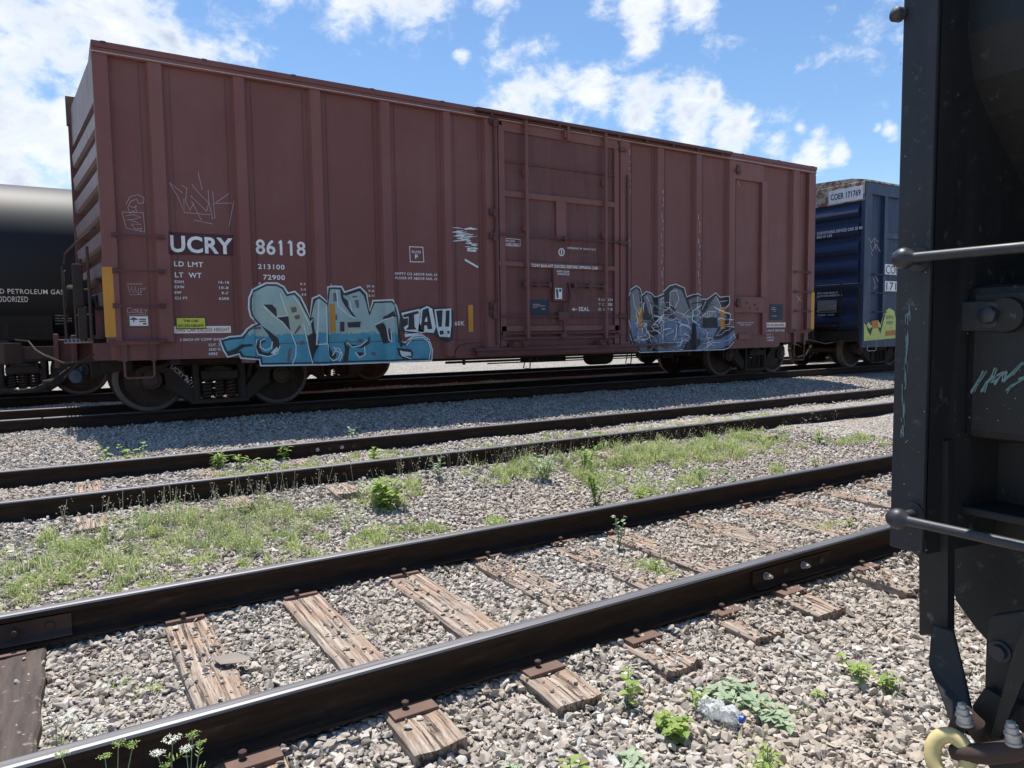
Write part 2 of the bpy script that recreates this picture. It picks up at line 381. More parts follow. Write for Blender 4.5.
def text_mesh(txt, bold=.012, space=1.0):
    cu = bpy.data.curves.new('lettering', 'FONT'); cu.body = txt; cu.offset = bold; cu.space_character = space; cu.resolution_u = 3; cu.fill_mode = 'FRONT'
    ob = bpy.data.objects.new('lettering', cu); COL.objects.link(ob)
    dg = bpy.context.evaluated_depsgraph_get(); me = bpy.data.meshes.new_from_object(ob.evaluated_get(dg))
    vs = [tuple(v.co) for v in me.vertices]; fs = [tuple(p.vertices) for p in me.polygons]
    bpy.data.objects.remove(ob); bpy.data.meshes.remove(me); bpy.data.curves.remove(cu)
    x0 = min(v[0] for v in vs); x1 = max(v[0] for v in vs); y0 = min(v[1] for v in vs); y1 = max(v[1] for v in vs)
    return [((v[0]-x0)/(x1-x0), (v[1]-y0)/(y1-y0)) for v in vs], fs

# ------------------------------------------------------------------ ground profile
def gz(X, Y):
    pts = [(-60, -.30), (1.0, -.27), (1.9, -.262), (2.25, -.245), (2.7, -.222), (4.3, -.222), (4.9, -.235), (5.6, -.175), (6.15, -.085), (6.35, -.045), (6.6, -.052), (8.1, -.045), (8.6, -.03), (9.6, .0), (10.6, .055), (11.2, .075), (600, .075)]
    z = np.interp(Y, [p[0] for p in pts], [p[1] for p in pts])
    w = np.clip(1-np.abs(np.asarray(Y)-1.4)/1.2, 0, 1)
    for ry, zb in ((2.672, -.182), (4.168, -.182), (6.45, -.040), (7.965, -.036), (11.474, .078), (12.98, .078)):
        k = np.clip(1.6-np.abs(np.asarray(Y)-ry)/.10, 0, 1); z = z*(1-k)+np.maximum(z, zb)*k
    return z + .010*np.sin(X*2.1+Y*1.3)+.008*np.sin(X*4.7-Y*3.1) + .02*w*np.sin(X*1.3+.5)
def make_ground():
    xs = np.unique(np.concatenate([np.linspace(-700, -12, 14), np.linspace(-12, 30, 260), np.linspace(30, 900, 16)]))
    ys = np.unique(np.concatenate([np.linspace(-300, -5, 8), np.linspace(-5, 16, 150), np.linspace(2.4, 4.5, 90), np.linspace(6.2, 8.2, 60), np.linspace(16, 1500, 26)]))
    XX, YY = np.meshgrid(xs, ys, indexing='ij'); ZZ = gz(XX, YY)-.008
    vs = np.stack([XX, YY, ZZ], -1).reshape(-1, 3); ny = len(ys)
    i, j = np.meshgrid(np.arange(len(xs)-1), np.arange(ny-1), indexing='ij'); a = (i*ny+j).ravel()
    fs = np.stack([a, a+ny, a+ny+1, a+1], -1)
    me = bpy.data.meshes.new('ground'); me.from_pydata(vs.tolist(), [], fs.tolist()); me.materials.append(MATS['gravel_ground'])
    me.polygons.foreach_set('use_smooth', [True]*len(fs)); me.update()
    o = bpy.data.objects.new('ground', me); COL.objects.link(o); tag(o, 'grey gravel ground of the rail yard', None, None, 'structure')
make_ground()

# ------------------------------------------------------------------ ties and rails
NEAR_Y, FAR_Y = 2.672, 4.168          # near track rails (centres)
TIES = [  # centre x, width, tilt, cover, material, exposed height, near end, far end
    (-.335, .34, .00, .03, 'tie_dark', .012, 2.25), (.475, .215, -.02, .16, 'tie_wood', 0, 2.34), (1.09, .215, -.02, .05, 'tie_wood', .004, 2.31),
    (1.73, .235, -.01, .12, 'tie_wood', .004, 2.28), (2.33, .215, 0, 0.45, 'tie_wood', -0.006, 2.28), (2.95, .20, .02, 0.62, 'tie_wood', -0.012, 2.28),
    (3.46, .22, 0, 0.5, 'tie_wood', -0.01, 2.30), (4.2, .24, 0, 0.5, 'tie_wood', -0.01, 2.23), (4.86, .22, 0, .62, 'tie_wood', -.012, 2.25), (5.42, .22, 0, .62, 'tie_wood', -.012, 2.25),
    (6.0, .22, 0, .62, 'tie_wood', -.012, 2.25), (6.6, .22, 0, .62, 'tie_wood', -.012, 2.25), (7.2, .22, 0, .62, 'tie_wood', -.012, 2.25), (7.8, .22, 0, .62, 'tie_wood', -.012, 2.25), (8.4, .22, 0, .62, 'tie_wood', -.012, 2.25)]
ORD = ['first', 'second', 'third', 'fourth', 'fifth', 'sixth', 'seventh', 'eighth', 'ninth', 'tenth', 'eleventh', 'twelfth', 'thirteenth', 'fourteenth', 'fifteenth', 'sixteenth']
TLOOK = ['dark grey wide tie at the left edge of the nearest track', 'tie with a flat grey rock on it, second from the left on the nearest track',
         'long bare cracked tie, third from the left on the nearest track', 'split grey brown tie, fourth from the left on the nearest track',
         'tie half strewn with gravel, fifth from the left on the nearest track', 'nearly buried tie left of the bolted rail joint on the nearest track', 'pale tie under the bolted rail joint of the nearest track']
COVERS = []
def make_tie(i, x, w, tilt, cov, mt, dz, y0, y1, z=-.188, plates=True, label=None, group='wooden ties under the nearest track', rails=(NEAR_Y, FAR_Y)):
    cy = (y0+y1)/2
    root = empty('railroad_tie', (x, cy, z+dz-.16), label, 'railroad tie', group)
    # irregular plank body
    n = 18; m = MB(); vs = []; fs = []; r = random.Random(i*13+5)
    offs = [r.uniform(-.007, .007) for _ in range(n+1)]; offs2 = [r.uniform(-.007, .007) for _ in range(n+1)]
    for k in range(n+1):
        y = y0+(y1-y0)*k/n; xx = x+tilt*(y-cy)
        e = -.012 if k in (0, n) else 0
        row = [(xx-w/2+offs[k], -.17), (xx-w/2+offs[k], -.012), (xx-w/2+.012+offs[k], 0), (xx-w*.17, r.uniform(-.006, .002)), (xx+w*.02, r.uniform(-.012, .001)), (xx+w*.2, r.uniform(-.006, .002)), (xx+w/2-.012+offs2[k], 0), (xx+w/2+offs2[k], -.012), (xx+w/2+offs2[k], -.17)]
        vs += [(a, y+r.uniform(-.02, .02)*(k in (0, n)), z+dz+b+e*(b > -.1)) for a, b in row]
    for k in range(n):
        for q in range(8): fs.append((k*9+q, k*9+q+1, (k+1)*9+q+1, (k+1)*9+q))
    fs.append(tuple(range(9))); fs.append(tuple(n*9+q for q in range(9))[::-1])
    m.add(vs, fs); m.build('timber', mt, root)
    if plates:
        for ry in rails:
            m = MB(); xx = x+tilt*(ry-cy)
            m.box(xx-min(w/2-.01, .095), xx+min(w/2-.01, .095), ry-(.150 if ry < 3 else .11), ry+.115, z+dz-.004, -.170)
            m.build('tie_plate', 'rust_brown', root, .003)
            m = MB()
            for sx, sy in ((-.02, -.092), (.04, .092)):
                m.lathe([(0, .009), (.018, .009), (.019, .016), (.028, .015), (.034, .006), (.035, 0)], (xx+sx+r.uniform(-.02, .02), ry+sy, -.170), (0, .1*(-1 if sy > 0 else 1)*0, 1), 8)
            m.build('spike', 'rust_dark', root)
    COVERS.append((x, cy, w, y0, y1, tilt, cov))
for i, (x, w, tilt, cov, mt, dz, y0) in enumerate(TIES):
    lab = TLOOK[i] if i < len(TLOOK) else 'partly buried wooden tie, %s from the left on the nearest track' % ORD[i]
    make_tie(i, x, w, tilt, cov, mt, dz, y0, 4.62, label=lab)
MT_Y, MT_F, MT_Z = 6.45, 7.965, .12
for i, (x, cov, lab) in enumerate([(.1, .35, 'brown buried tie at the left end of the middle track'), (1.15, .55, 'buried tie in the middle track before the first leafy sprouts'), (2.05, .35, 'bare brown tie end before the middle track near the grass'), (5.1, .6, 'half buried tie in the middle track, second from the right'), (7.7, .6, 'half buried tie in the middle track, furthest right')]):
    make_tie(40+i, x, .22, .02, cov, 'tie_wood', 0, 6.0, 8.3, z=-.045, plates=False, label=lab, group='wooden ties of the middle track')

def rail_prof(ztop):
    h = .17; p = [(-.069, 0), (-.069, .011), (-.022, .026), (-.009, .040), (-.008, .118), (-.014, .128), (-.035, .134), (-.036, .158), (-.031, .1665), (-.018, .17)]
    return [(y, ztop-h+z) for y, z in p] + [(-y, ztop-h+z) for y, z in reversed(p)]
def make_rail(Y, zt, x0, x1, label, group, joints=(), ztop_mat='rail_top'):
    root = empty('steel_rail', ((x0+x1)/2, Y, zt-.17), label, 'rail', group)
    pf = rail_prof(zt); n = len(pf); m = MB(); cuts = sorted([x0, x1]+[j[0] for j in joints])
    for a, b in zip(cuts[:-1], cuts[1:]):
        xs = [a+.002, b-.002]
        nseg = max(1, int((b-a)/2)); xs = [a+.002+(b-a-.004)*k/nseg for k in range(nseg+1)]
        for k in range(nseg):
            vs = [(x, Y+y, z) for x in xs[k:k+2] for y, z in pf]
            for q in range(n):
                q2 = (q+1) % n
                m.mat(ztop_mat if (q in (7, 8, 9, 10, 11)) else 'rail_rust')
                m.add([vs[q], vs[q2], vs[n+q2], vs[n+q]], [(0, 1, 2, 3)])
        m.mat('rail_rust'); m.add([(a+.002, Y+y, z) for y, z in pf], [tuple(range(n))]); m.add([(b-.002, Y+y, z) for y, z in pf], [tuple(range(n))[::-1]])
    m.build('rail_section', None, root)
    for jx, L, mt in joints:
        for sgn in (-1, 1):
            m = MB(); b = zt-.17
            pr = [(.0085, b+.030), (.060, b+.020), (.062, b+.028), (.030, b+.046), (.026, b+.052), (.026, b+.110), (.030, b+.118), (.034, b+.126), (.0125, b+.124)]
            m.prism([(Y+sgn*a, z) for a, z in pr], jx-L/2, jx+L/2, 'X')
            jb = m.build('joint_bar', mt, root, .002)
            for k in range(4):
                bx = jx+(k-1.5)*L*.235; m = MB(); y = Y+sgn*.026
                nut = k % 2 == (0 if sgn < 0 else 1)
                if nut:
                    m.lathe([(0, .024), (.004, .024), (.004, .019), (.026, .019), (.026, .0115), (.046, .0115), (.047, 0)], (bx, y, b+.080), (0, sgn, .12), 6)
                else: m.lathe([(0, .020), (.010, .019), (.017, .010), (.018, 0)], (bx, y, b+.080), (0, sgn, 0), 12)
                m.build('bolt', 'bolt_steel' if nut and sgn < 0 and mt == 'rail_rust' else 'rust_dark', jb)
make_rail(NEAR_Y, 0, -6, 26, 'nearest rail, crossing the foreground with a four bolt joint', 'rails of the nearest track', [(3.60, .72, 'rail_rust')])
make_rail(FAR_Y, 0, -6, 26, 'second nearest rail, with a rusty joint bar at the left edge', 'rails of the nearest track', [(-.36, .62, 'rust_dark')])
make_rail(MT_Y, MT_Z, -12, 40, 'near rail of the weedy middle track', 'rails of the middle track')
make_rail(MT_F, MT_Z, -12, 40, 'far rail of the middle track, beside the shaded gravel', 'rails of the middle track', [(2.55, .6, 'rail_rust')])
BX_Y, BX_F, BX_Z = 11.474, 12.98, .255
make_rail(BX_Y, BX_Z, -20, 60, 'near rail under the wheels of the red boxcar', 'rails of the boxcar track')
make_rail(BX_F, BX_Z, -20, 60, 'far rail under the red boxcar', 'rails of the boxcar track')
TK_Y = 15.72
make_rail(TK_Y, BX_Z, -30, 60, 'near rail of the tank car track behind the boxcar', 'rails of the tank car track')
make_rail(TK_Y+1.506, BX_Z, -30, 60, 'far rail of the tank car track behind the boxcar', 'rails of the tank car track')

# ------------------------------------------------------------------ gravel stones
def ico(sub, r):
    bm = bmesh.new(); bmesh.ops.create_icosphere(bm, subdivisions=sub, radius=1)
    V = np.array([v.co[:] for v in bm.verts]); F = np.array([[v.index for v in f.verts] for f in bm.faces]); bm.free(); return V, F
def rock_templates(sub, n, seed):
    rg = np.random.default_rng(seed); out = []
    for _ in range(n):
        k = rg.integers(12, 19) if sub < 3 else 34; P = rg.normal(size=(k, 3)); P /= np.linalg.norm(P, axis=1)[:, None]; P *= rg.uniform(.72, 1.08, k)[:, None]
        if rg.uniform() < .6: P[:, 2] = np.clip(P[:, 2], -.6, rg.uniform(.35, .7))
        P *= np.array([1, rg.uniform(.55, .9), rg.uniform(.36, .64)])
        bm = bmesh.new(); vs = [bm.verts.new(p) for p in P]; bmesh.ops.convex_hull(bm, input=vs); 
        for v in [v for v in bm.verts if not v.link_faces]: bm.verts.remove(v)
        bmesh.ops.triangulate(bm, faces=bm.faces[:]); bm.verts.index_update()
        out.append((np.array([v.co[:] for v in bm.verts]), np.array([[v.index for v in f.verts] for f in bm.faces]))); bm.free()
    return out
def rand_rot(n, rg):
    q = rg.normal(size=(n, 4)); q[:, 1:3] *= .32; q /= np.linalg.norm(q, axis=1)[:, None]; w, x, y, z = q.T
    return np.stack([1-2*(y*y+z*z), 2*(x*y-z*w), 2*(x*z+y*w), 2*(x*y+z*w), 1-2*(x*x+z*z), 2*(y*z-x*w), 2*(x*z-y*w), 2*(y*z+x*w), 1-2*(x*x+y*y)], -1).reshape(n, 3, 3)
def big_mesh(name, V, F, rnd, mat, smooth=False):
    me = bpy.data.meshes.new(name); k = F.shape[1]
    me.vertices.add(len(V)); me.vertices.foreach_set('co', V.astype(np.float32).ravel())
    me.loops.add(F.size); me.loops.foreach_set('vertex_index', F.astype(np.int32).ravel())
    me.polygons.add(len(F)); me.polygons.foreach_set('loop_start', np.arange(0, F.size, k, dtype=np.int32)); 
    a = me.attributes.new('rnd', 'FLOAT', 'POINT'); a.data.foreach_set('value', rnd.astype(np.float32))
    me.polygons.foreach_set('use_smooth', np.full(len(F), smooth)); me.materials.append(MATS[mat]); me.update(calc_edges=True); me.validate()
    o = bpy.data.objects.new(name, me); COL.objects.link(o); return o
camd = lambda X, Y: X*CF.x+Y*CF.y
def in_view(X, Y, mg=.9):
    d = np.stack([X, Y, np.full_like(X, -.15-CAM_H)], -1); z = d@np.array(CF); x = d@np.array(CR); y = -(d@np.array(CU))
    return (z > .5) & (np.abs(x) < z*(512/FPX)+mg) & (y < z*(384/FPX)+mg)
def stones(n, x0, x1, y0, y1, dmin, dmax, smin, smax, sub, seed, bury=.35, pw=1.6):
    rg = np.random.default_rng(seed); X = rg.uniform(x0, x1, n); Y = rg.uniform(y0, y1, n); d = camd(X, Y)
    ok = in_view(X, Y) & (d > dmin) & (d < dmax)
    cov = np.ones(n)
    for (tx, cy, w, ya, yb, tilt, c) in COVERS:
        ins = (np.abs(X-tx-tilt*(Y-cy)) < w/2+.008) & (Y > ya-.015) & (Y < yb+.02)
        if ya < 5: ins &= (Y < 4.35)
        # cover grows patchily
        pc = c*(1+.9*np.sin(Y*9+tx*7)*np.sin(X*13+tx)) if c > .2 else c
        cov = np.where(ins, pc, cov)
    ok &= rg.uniform(size=n) < cov
    for ry in (NEAR_Y, FAR_Y, MT_Y, MT_F, BX_Y, BX_F): ok &= np.abs(Y-ry) > .074
    X, Y = X[ok], Y[ok]; ont = cov[ok] < .999; n = len(X)
    s = (smin+(smax-smin)*rg.uniform(size=n)**pw)/2
    # coarser stones towards the camera side
    s *= np.where(Y < 2.3, 1.1, 1.0)
    s = np.where(ont, s*.7, s)
    Z = gz(X, Y)+s*rg.uniform(-bury, .35, n)
    tz = np.where(Y > 5, -.05, -.186); Z = np.where(ont, tz+s*.45, Z)
    NT = 26; T = rock_templates(sub, NT, seed+1); R = rand_rot(n, rg); ti = rg.integers(0, NT, n); col = rg.uniform(size=n); VV, FF, CC = [], [], []; off = 0
    for t in range(NT):
        w = np.where(ti == t)[0]; k = len(w)
        if not k: continue
        V0, F0 = T[t]; V = V0[None]*s[w][:, None, None]; V = np.einsum('nij,nkj->nki', R[w], V)+np.stack([X[w], Y[w], Z[w]], -1)[:, None, :]; nv = len(V0)
        VV.append(V.reshape(-1, 3)); FF.append((F0[None]+(off+np.arange(k)*nv)[:, None, None]).reshape(-1, 3)); CC.append(np.repeat(col[w], nv)); off += k*nv
    return np.concatenate(VV), np.concatenate(FF), np.concatenate(CC)
parts = [stones(165000, -1.6, 7, .6, 6.3, .3, 5.0, .014, .066, 2, 21, .35, 2.2),
         stones(210000, -3, 14, 3.0, 11.4, 5.0, 9.6, .026, .065, 1, 31),
         stones(150000, -4, 26, 7.8, 16, 9.6, 18, .035, .075, 1, 41),
         stones(1500, -1.6, 5, .6, 3, .3, 4.2, .05, .08, 2, 51, .8)]
off = 0; VV = []; FFs = []; RR = []
for V, F, r in parts: VV.append(V); FFs.append(F+off); RR.append(r); off += len(V)
g = big_mesh('gravel', np.concatenate(VV), np.concatenate(FFs), np.concatenate(RR), 'ballast_stone')
tag(g, 'loose grey and tan crushed stone ballast over the yard', 'gravel', None, 'stuff')

def rock(loc, s, label, dark, seed, flat=.5):
    rg = np.random.default_rng(seed); V, F = rock_templates(3, 1, seed)[0]; V = V*np.array([1, .8, flat])*s/2
    a = rg.uniform(0, 6); c, sn = math.cos(a), math.sin(a); V = V@np.array([[c, -sn, 0], [sn, c, 0], [0, 0, 1]])
    o = big_mesh('rock', V, F, np.full(len(V), dark), 'ballast_stone'); o.location = loc
    tag(o, label, 'rock', 'rocks lying on the ties')
for px, py, s, lab, dk, sd in [((742), 0, 0, '', 0, 0)]: pass
p = onZ(233, 662, -.18); rock((p.x, p.y, -.165), .19, 'flat dark grey rock lying on the second tie', .10, 3, .28)
for (qx, qy, s, lab, dk, sd) in [(343, 635, .045, 'small grey rock on the third tie near its middle', .3, 5), (364, 648, .03, 'tiny rock on the third tie close to the nearest rail', .25, 6), (416, 589, .05, 'round brown rock on the fourth tie behind the nearest rail', .12, 8), (551, 593, .06, 'round grey rock on the fifth tie', .14, 9)]:
    p = onZ(qx, qy, -.18); rock((p.x, p.y, -.186+s*.28), s, lab, dk, sd, .8)

# ------------------------------------------------------------------ trucks
def wheel(cx, y, z, side, root, r=.46, seg=40):
    # side -1: outer face towards -Y
    m = MB(); s = side
    m.mat('wheel_rim')
    m.lathe([(-.070, r-.055), (-.070, r-.012), (-.062, r), (.055, r+.012)], (cx, y, z), (0, -s, 0), seg)
    m.mat('wheel_rust')
    m.lathe([(.055, r+.012), (.066, r+.026), (.076, r+.022), (.078, r-.06), (.03, r-.10), (.02, .14), (.06, .11), (.06, .05)], (cx, y, z), (0, -s, 0), seg)
    m.lathe([(-.070, r-.055), (-.040, r-.075), (-.012, r-.12), (-.02, .2), (-.05, .14), (-.075, .11), (-.075, .04)], (cx, y, z), (0, -s, 0), seg)
    return m.build('wheel', None, root)
def make_truck(cx, cy, zr, root, wb=1.79, code=None, g=1.506, r=.46):
    tr = MB()
    zc_ = zr+r
    # bolster
    tr.box(cx-.19, cx+.19, cy-1.02, cy+1.02, zr+.42, zr+.62); tr.box(cx-.3, cx+.3, cy-.35, cy+.35, zr+.62, zr+.75)
    truck = tr.build('truck', 'under_black', root, .01)
    h = wb/2
    for s in (-1, 1):
        yo = cy+s*(g/2+.20); y0, y1 = yo-.075, yo+.075
        m = MB()
        P = [(-h-.20, zr+.40), (-h-.19, zr+.60), (-h-.10, zr+.665), (-h+.12, zr+.675), (-.42, zr+.76), (.42, zr+.76), (h-.12, zr+.675), (h+.10, zr+.665), (h+.19, zr+.60), (h+.20, zr+.40), (h+.13, zr+.38), (h+.13, zr+.55), (h-.15, zr+.55), (h-.18, zr+.36), (.42, zr+.12), (.34, zr+.08), (-.34, zr+.08), (-.42, zr+.12), (-h+.18, zr+.36), (-h+.15, zr+.55), (-h-.13, zr+.55), (-h-.13, zr+.38)]
        holes = [[(-.27, zr+.15), (.27, zr+.15), (.27, zr+.64), (-.27, zr+.64)], [(-.56, zr+.55), (-.36, zr+.31), (-.36, zr+.65), (-.52, zr+.63)], [(.56, zr+.55), (.52, zr+.63), (.36, zr+.65), (.36, zr+.31)]]
        m.prism([(cx+a, b) for a, b in P], y0, y1, 'Y', [[(cx+a, b) for a, b in hh] for hh in holes])
        # raised flanges on the frame
        m.box(cx-.36, cx-.285, y0-.03, y0, zr+.12, zr+.68) if s < 0 else None
        m.box(cx+.285, cx+.36, y0-.03, y0, zr+.12, zr+.68) if s < 0 else None
        m.box(cx-.40, cx+.40, yo-.12, yo+.12, zr+.085, zr+.145)
        for q in (-1, 1):
            m.tube([(cx+q*.36, yo, zr+.13), (cx+q*(h-.16), yo, zr+.375)], .05, 8)
        sf = m.build('side_frame', 'truck_brown', truck, .012)
        m = MB()
        for sx in (-.17, 0, .17):
            pts = []
            for k in range(49): a = k*math.pi*2/8; pts.append((cx+sx+.062*math.cos(a), yo+.062*math.sin(a), zr+.15+.29*k/48))
            m.tube(pts, .016, 6)
        m.build('spring', 'rust_dark', truck)
        m = MB(); m.box(cx-.25, cx+.25, yo-.14, yo+.1, zr+.44, zr+.56)
        m.prism([(cx-.2, zr+.56), (cx+.2, zr+.56), (cx+.06, zr+.63), (cx-.06, zr+.63)], yo-.11, yo+.1, 'Y'); m.build('bolster_end', 'truck_brown', truck, .01)
        for q in (-1, 1):
            m = MB(); c = (cx+q*h, cy+s*(g/2+.10), zc_)
            m.lathe([(0, .115), (.16, .115), (.165, .128), (.205, .128), (.215, .10), (.22, .085), (.245, .075), (.25, 0)], c, (0, s, 0), 24)
            for k in range(3): a = k*2.094+.5; m.lathe([(.215, .018), (.24, .018), (.241, 0)], (c[0]+.06*math.cos(a), c[1], c[2]+.06*math.sin(a)), (0, s, 0), 6)
            m.build('bearing_cap', 'rust_dark', truck)
            wheel(cx+q*h, cy+s*g/2, zc_, s, truck, r)
    for q in (-1, 1):
        m = MB(); m.tube([(cx+q*h, cy-g/2, zc_), (cx+q*h, cy+g/2, zc_)], .08, 16); m.build('axle', 'rust_dark', truck)
    return truck

# ------------------------------------------------------------------ text / decals on a vertical plane facing -Y
class Side:
    """a wall of a car facing -Y: depth(x) gives the Y of the surface at that x"""
    def __init__(s, Y, strips, root): s.Y = Y; s.strips = strips; s.root = root; s.lay = .0015
    def pt(s, px, py):
        p = onY(px, py, s.Y); return (p.x, p.z)
    def depth(s, x):
        y = s.Y+SHEET; e = .035
        for a, b, d in s.strips:
            if a <= x <= b: return d
            if a-e < x < a: y = min(y, d+(s.Y+SHEET-d)*(a-x)/e)
            if b < x < b+e: y = min(y, d+(s.Y+SHEET-d)*(x-b)/e)
        return y
    def scale(s, px, py):
        a = onY(px, py, s.Y); b = onY(px, py+10, s.Y); return (a.z-b.z)/10
    def emit(s, m, vs2, fs, lay, cuts=True):
        bm = bmesh.new(); V = [bm.verts.new((x, 0, z)) for x, z in vs2]
        for f in fs:
            try: bm.faces.new([V[i] for i in f])
            except ValueError: pass
        xs = [v[0] for v in vs2]; lo, hi = min(xs), max(xs)
        if cuts:
            for a, b, y in s.strips:
                for c in (a-.035, a, b, b+.035):
                    if lo < c < hi: bmesh.ops.bisect_plane(bm, geom=bm.verts[:]+bm.edges[:]+bm.faces[:], dist=1e-6, plane_co=(c, 0, 0), plane_no=(1, 0, 0))
        for f in bm.faces:
            m.add([(v.co.x, s.depth(v.co.x)-.004-lay, v.co.z) for v in f.verts], [tuple(range(len(f.verts)))])
        bm.free()
    def poly(s, m, pts, lay=0., world=False):
        w = pts if world else [s.pt(*p) for p in pts]
        tri = tessellate_polygon([[Vector((a, b, 0)) for a, b in w]]); s.emit(m, w, [tuple(t) for t in tri], lay)
    def stroke(s, m, pts, wpx, lay=0., closed=False, world=False, taper=False):
        w = [Vector(p if world else s.pt(*p)) for p in pts]
        c = [w[0]]
        for p in w[1:]:
            if (p-c[-1]).length > 1e-4: c.append(p)
        if closed and (c[0]-c[-1]).length < 1e-4: c.pop()
        w = c; n = len(w)
        if n < 2: return
        sc = s.scale(*pts[0]) if not world else 1; hw = wpx*sc/2
        L, Rr = [], []
        for i in range(n):
            if closed: a, b = w[i]-w[i-1], w[(i+1) % n]-w[i]
            else: a = w[i]-w[max(i-1, 0)] if i > 0 else w[1]-w[0]; b = w[min(i+1, n-1)]-w[i] if i < n-1 else w[-1]-w[-2]
            a.normalize(); b.normalize(); t = a+b
            if t.length < .2: t = a
            t.normalize(); nr = Vector((-t.y, t.x)); k = min(1/max(abs(nr.dot(Vector((-a.y, a.x)))), .45), 1.8)
            h = hw*k*(1 if not taper else (.35+.65*math.sin(math.pi*min(1, max(0, i/(n-1))))))
            L.append(w[i]+nr*h); Rr.append(w[i]-nr*h)
        for i in range(n if closed else n-1):
            j = (i+1) % n; q = [L[i], L[j], Rr[j], Rr[i]]
            s.emit(m, [(v.x, v.y) for v in q], [(0, 1, 2, 3)], lay+(i % 2)*.0003)
    def text(s, m, txt, xl, yb, xr, hpx, lay=.002, bold=.012, space=1.):
        vs, fs = text_mesh(txt, bold, space); x0, z0 = s.pt(xl, yb); x1, _ = s.pt(xr, yb); h = hpx*s.scale(xl, yb)
        s.emit(m, [(x0+(x1-x0)*a, z0+h*b) for a, b in vs], fs, lay, cuts=(x1-x0) > .5 or any(x0 < c < x1 for a, b, y in s.strips for c in (a-.035, a, b, b+.035)))
    def rect(s, m, xl, yt, xr, yb, lay=0.):
        x0, z1 = s.pt(xl, yt); x1, _ = s.pt(xr, yb); z0 = s.pt(xl, yb)[1]
        s.poly(m, [(x0, z0), (x1, z0), (x1, z1), (x0, z1)], lay, True)
SHEET = .075
# ------------------------------------------------------------------ red boxcar
YB = 10.697; XL, XR = .43, 15.12; YF = YB+3.06; ZT = 5.0
box = empty('boxcar', (7.78, YB+1.53, BX_Z), 'long reddish brown boxcar marked UCRY 86118 with teal graffiti', 'boxcar')
POSTS = [(.445, .62), (1.08, 1.24), (2.15, 2.29), (3.22, 3.37), (4.31, 4.46), (5.40, 5.52), (6.18, 6.42), (9.17, 9.40), (10.13, 10.29), (11.21, 11.36), (12.20, 12.38), (14.33, 14.55), (14.90, 15.14)]
S = Side(YB, [(a, b, YB) for a, b in POSTS]+[(6.42, 9.17, YB+.05)], box)
# core box + side sheet with its stepped lower edge
m = MB(); m.box(XL+.06, XR-.05, YB+SHEET+.014, YF-.05, 1.02, 4.93); m.build('body', 'car_red', box)
XS1 = 2.60; XS2 = 14.02
m = MB(); m.prism([(.56, 1.01), (XS1-.06, 1.01), (XS1, .975), (XS1+.02, .905), (6.0, .885), (9.4, .885), (XS2-.1, .89), (XS2-.02, .93), (XS2, .99), (14.85, .99), (14.85, 4.94), (.56, 4.94)], YB+SHEET, YB+SHEET+.012, 'Y'); m.build('side_sheet', 'car_red', box)
m = MB(); m.prism([(.56, 1.01), (XS1-.06, 1.01), (XS1, .975), (XS1+.02, .905), (XS2-.1, .905), (XS2-.02, .93), (XS2, .99), (14.85, .99), (14.85, 4.94), (.56, 4.94)], YF-.035, YF, 'Y'); m.build('side_sheet', 'car_red', box)
for i, (a, b) in enumerate(POSTS):
    m = MB(); zb = 1.25 if i in (0, 1, 12) else (1.22 if i == 11 else .93)
    if 6 <= i <= 7: zb = .97
    m.prism([(a-.035, YB+SHEET-.001), (a, YB), (b, YB), (b+.035, YB+SHEET-.001)], zb, 4.925, 'Z') if i not in (0, 12) else m.box(a, b, YB, YB+.16, zb, 4.925)
    m.build('side_post', 'car_red_post', box, .004)
# ghost seams of the inner liner beside the posts
m = MB()
for a, b in POSTS[1:]:
    for x in (a-.105, b+.10):
        if x > 6.1 and x < 9.5: continue
        m.box(x-.006, x+.006, YB+SHEET-.004, YB+SHEET+.002, 1.03, 4.9)
m.build('weld_seam', 'car_red_dark', box)
m = MB(); m.box(XS1+.05, 6.1, YB+SHEET-.012, YB+SHEET+.001, 1.195, 1.205); m.box(9.5, XS2-.05, YB+SHEET-.012, YB+SHEET+.001, 1.165, 1.175)
m.box(.66, 6.1, YB+SHEET-.004, YB+SHEET+.001, 1.45, 1.456); m.build('weld_seam', 'car_red_dark', box)
# eave rail and roof
m = MB(); m.box(.445, 15.14, YB-.012, YB+.12, 4.925, 5.0); m.build('top_rail', 'car_red_post', box, .004)
m = MB(); m.box(.44, 15.15, YB-.024, YB-.011, 4.942, 4.951); m.build('eave_edge', 'scratch_white', box)
m = MB(); n = 8; pr = [(YB-.03, 5.001), (YB-.03, 5.075), (YB+.35, 5.12), (YB+1.53, 5.17), (YF-.35, 5.11), (YF+.03, 5.045), (YF+.03, 4.93), (YB+.13, 4.93), (YB+.13, 5.001)]
m.prism(pr, .445, 15.14, 'X'); m.build('roof', 'car_red', box)
m = MB()
for k in range(13):
    x = .55+k*1.2; m.prism([(YB-.035, 5.05), (YB-.03, 5.083), (YB+.35, 5.135), (YB+1.53, 5.19), (YB+1.53, 5.165), (YB+.35, 5.105)], x, x+.06, 'X')
m.build('roof_rib', 'car_red_dark', box)
# door header gutter
x0 = onY(474, 108, YB).x; x1 = onY(729, 155, YB).x
m = MB(); m.box(x0, x1, YB-.11, YB-.012, 5.005, 5.06); m.box(x0+.02, x1-.02, YB-.06, YB-.012, 4.955, 4.972)
for k in range(9): xx = x0+.3+k*(x1-x0-.6)/8; m.box(xx-.025, xx+.025, YB-.09, YB-.012, 4.972, 5.005)
m.build('door_hood', 'car_red_dark', box, .004)
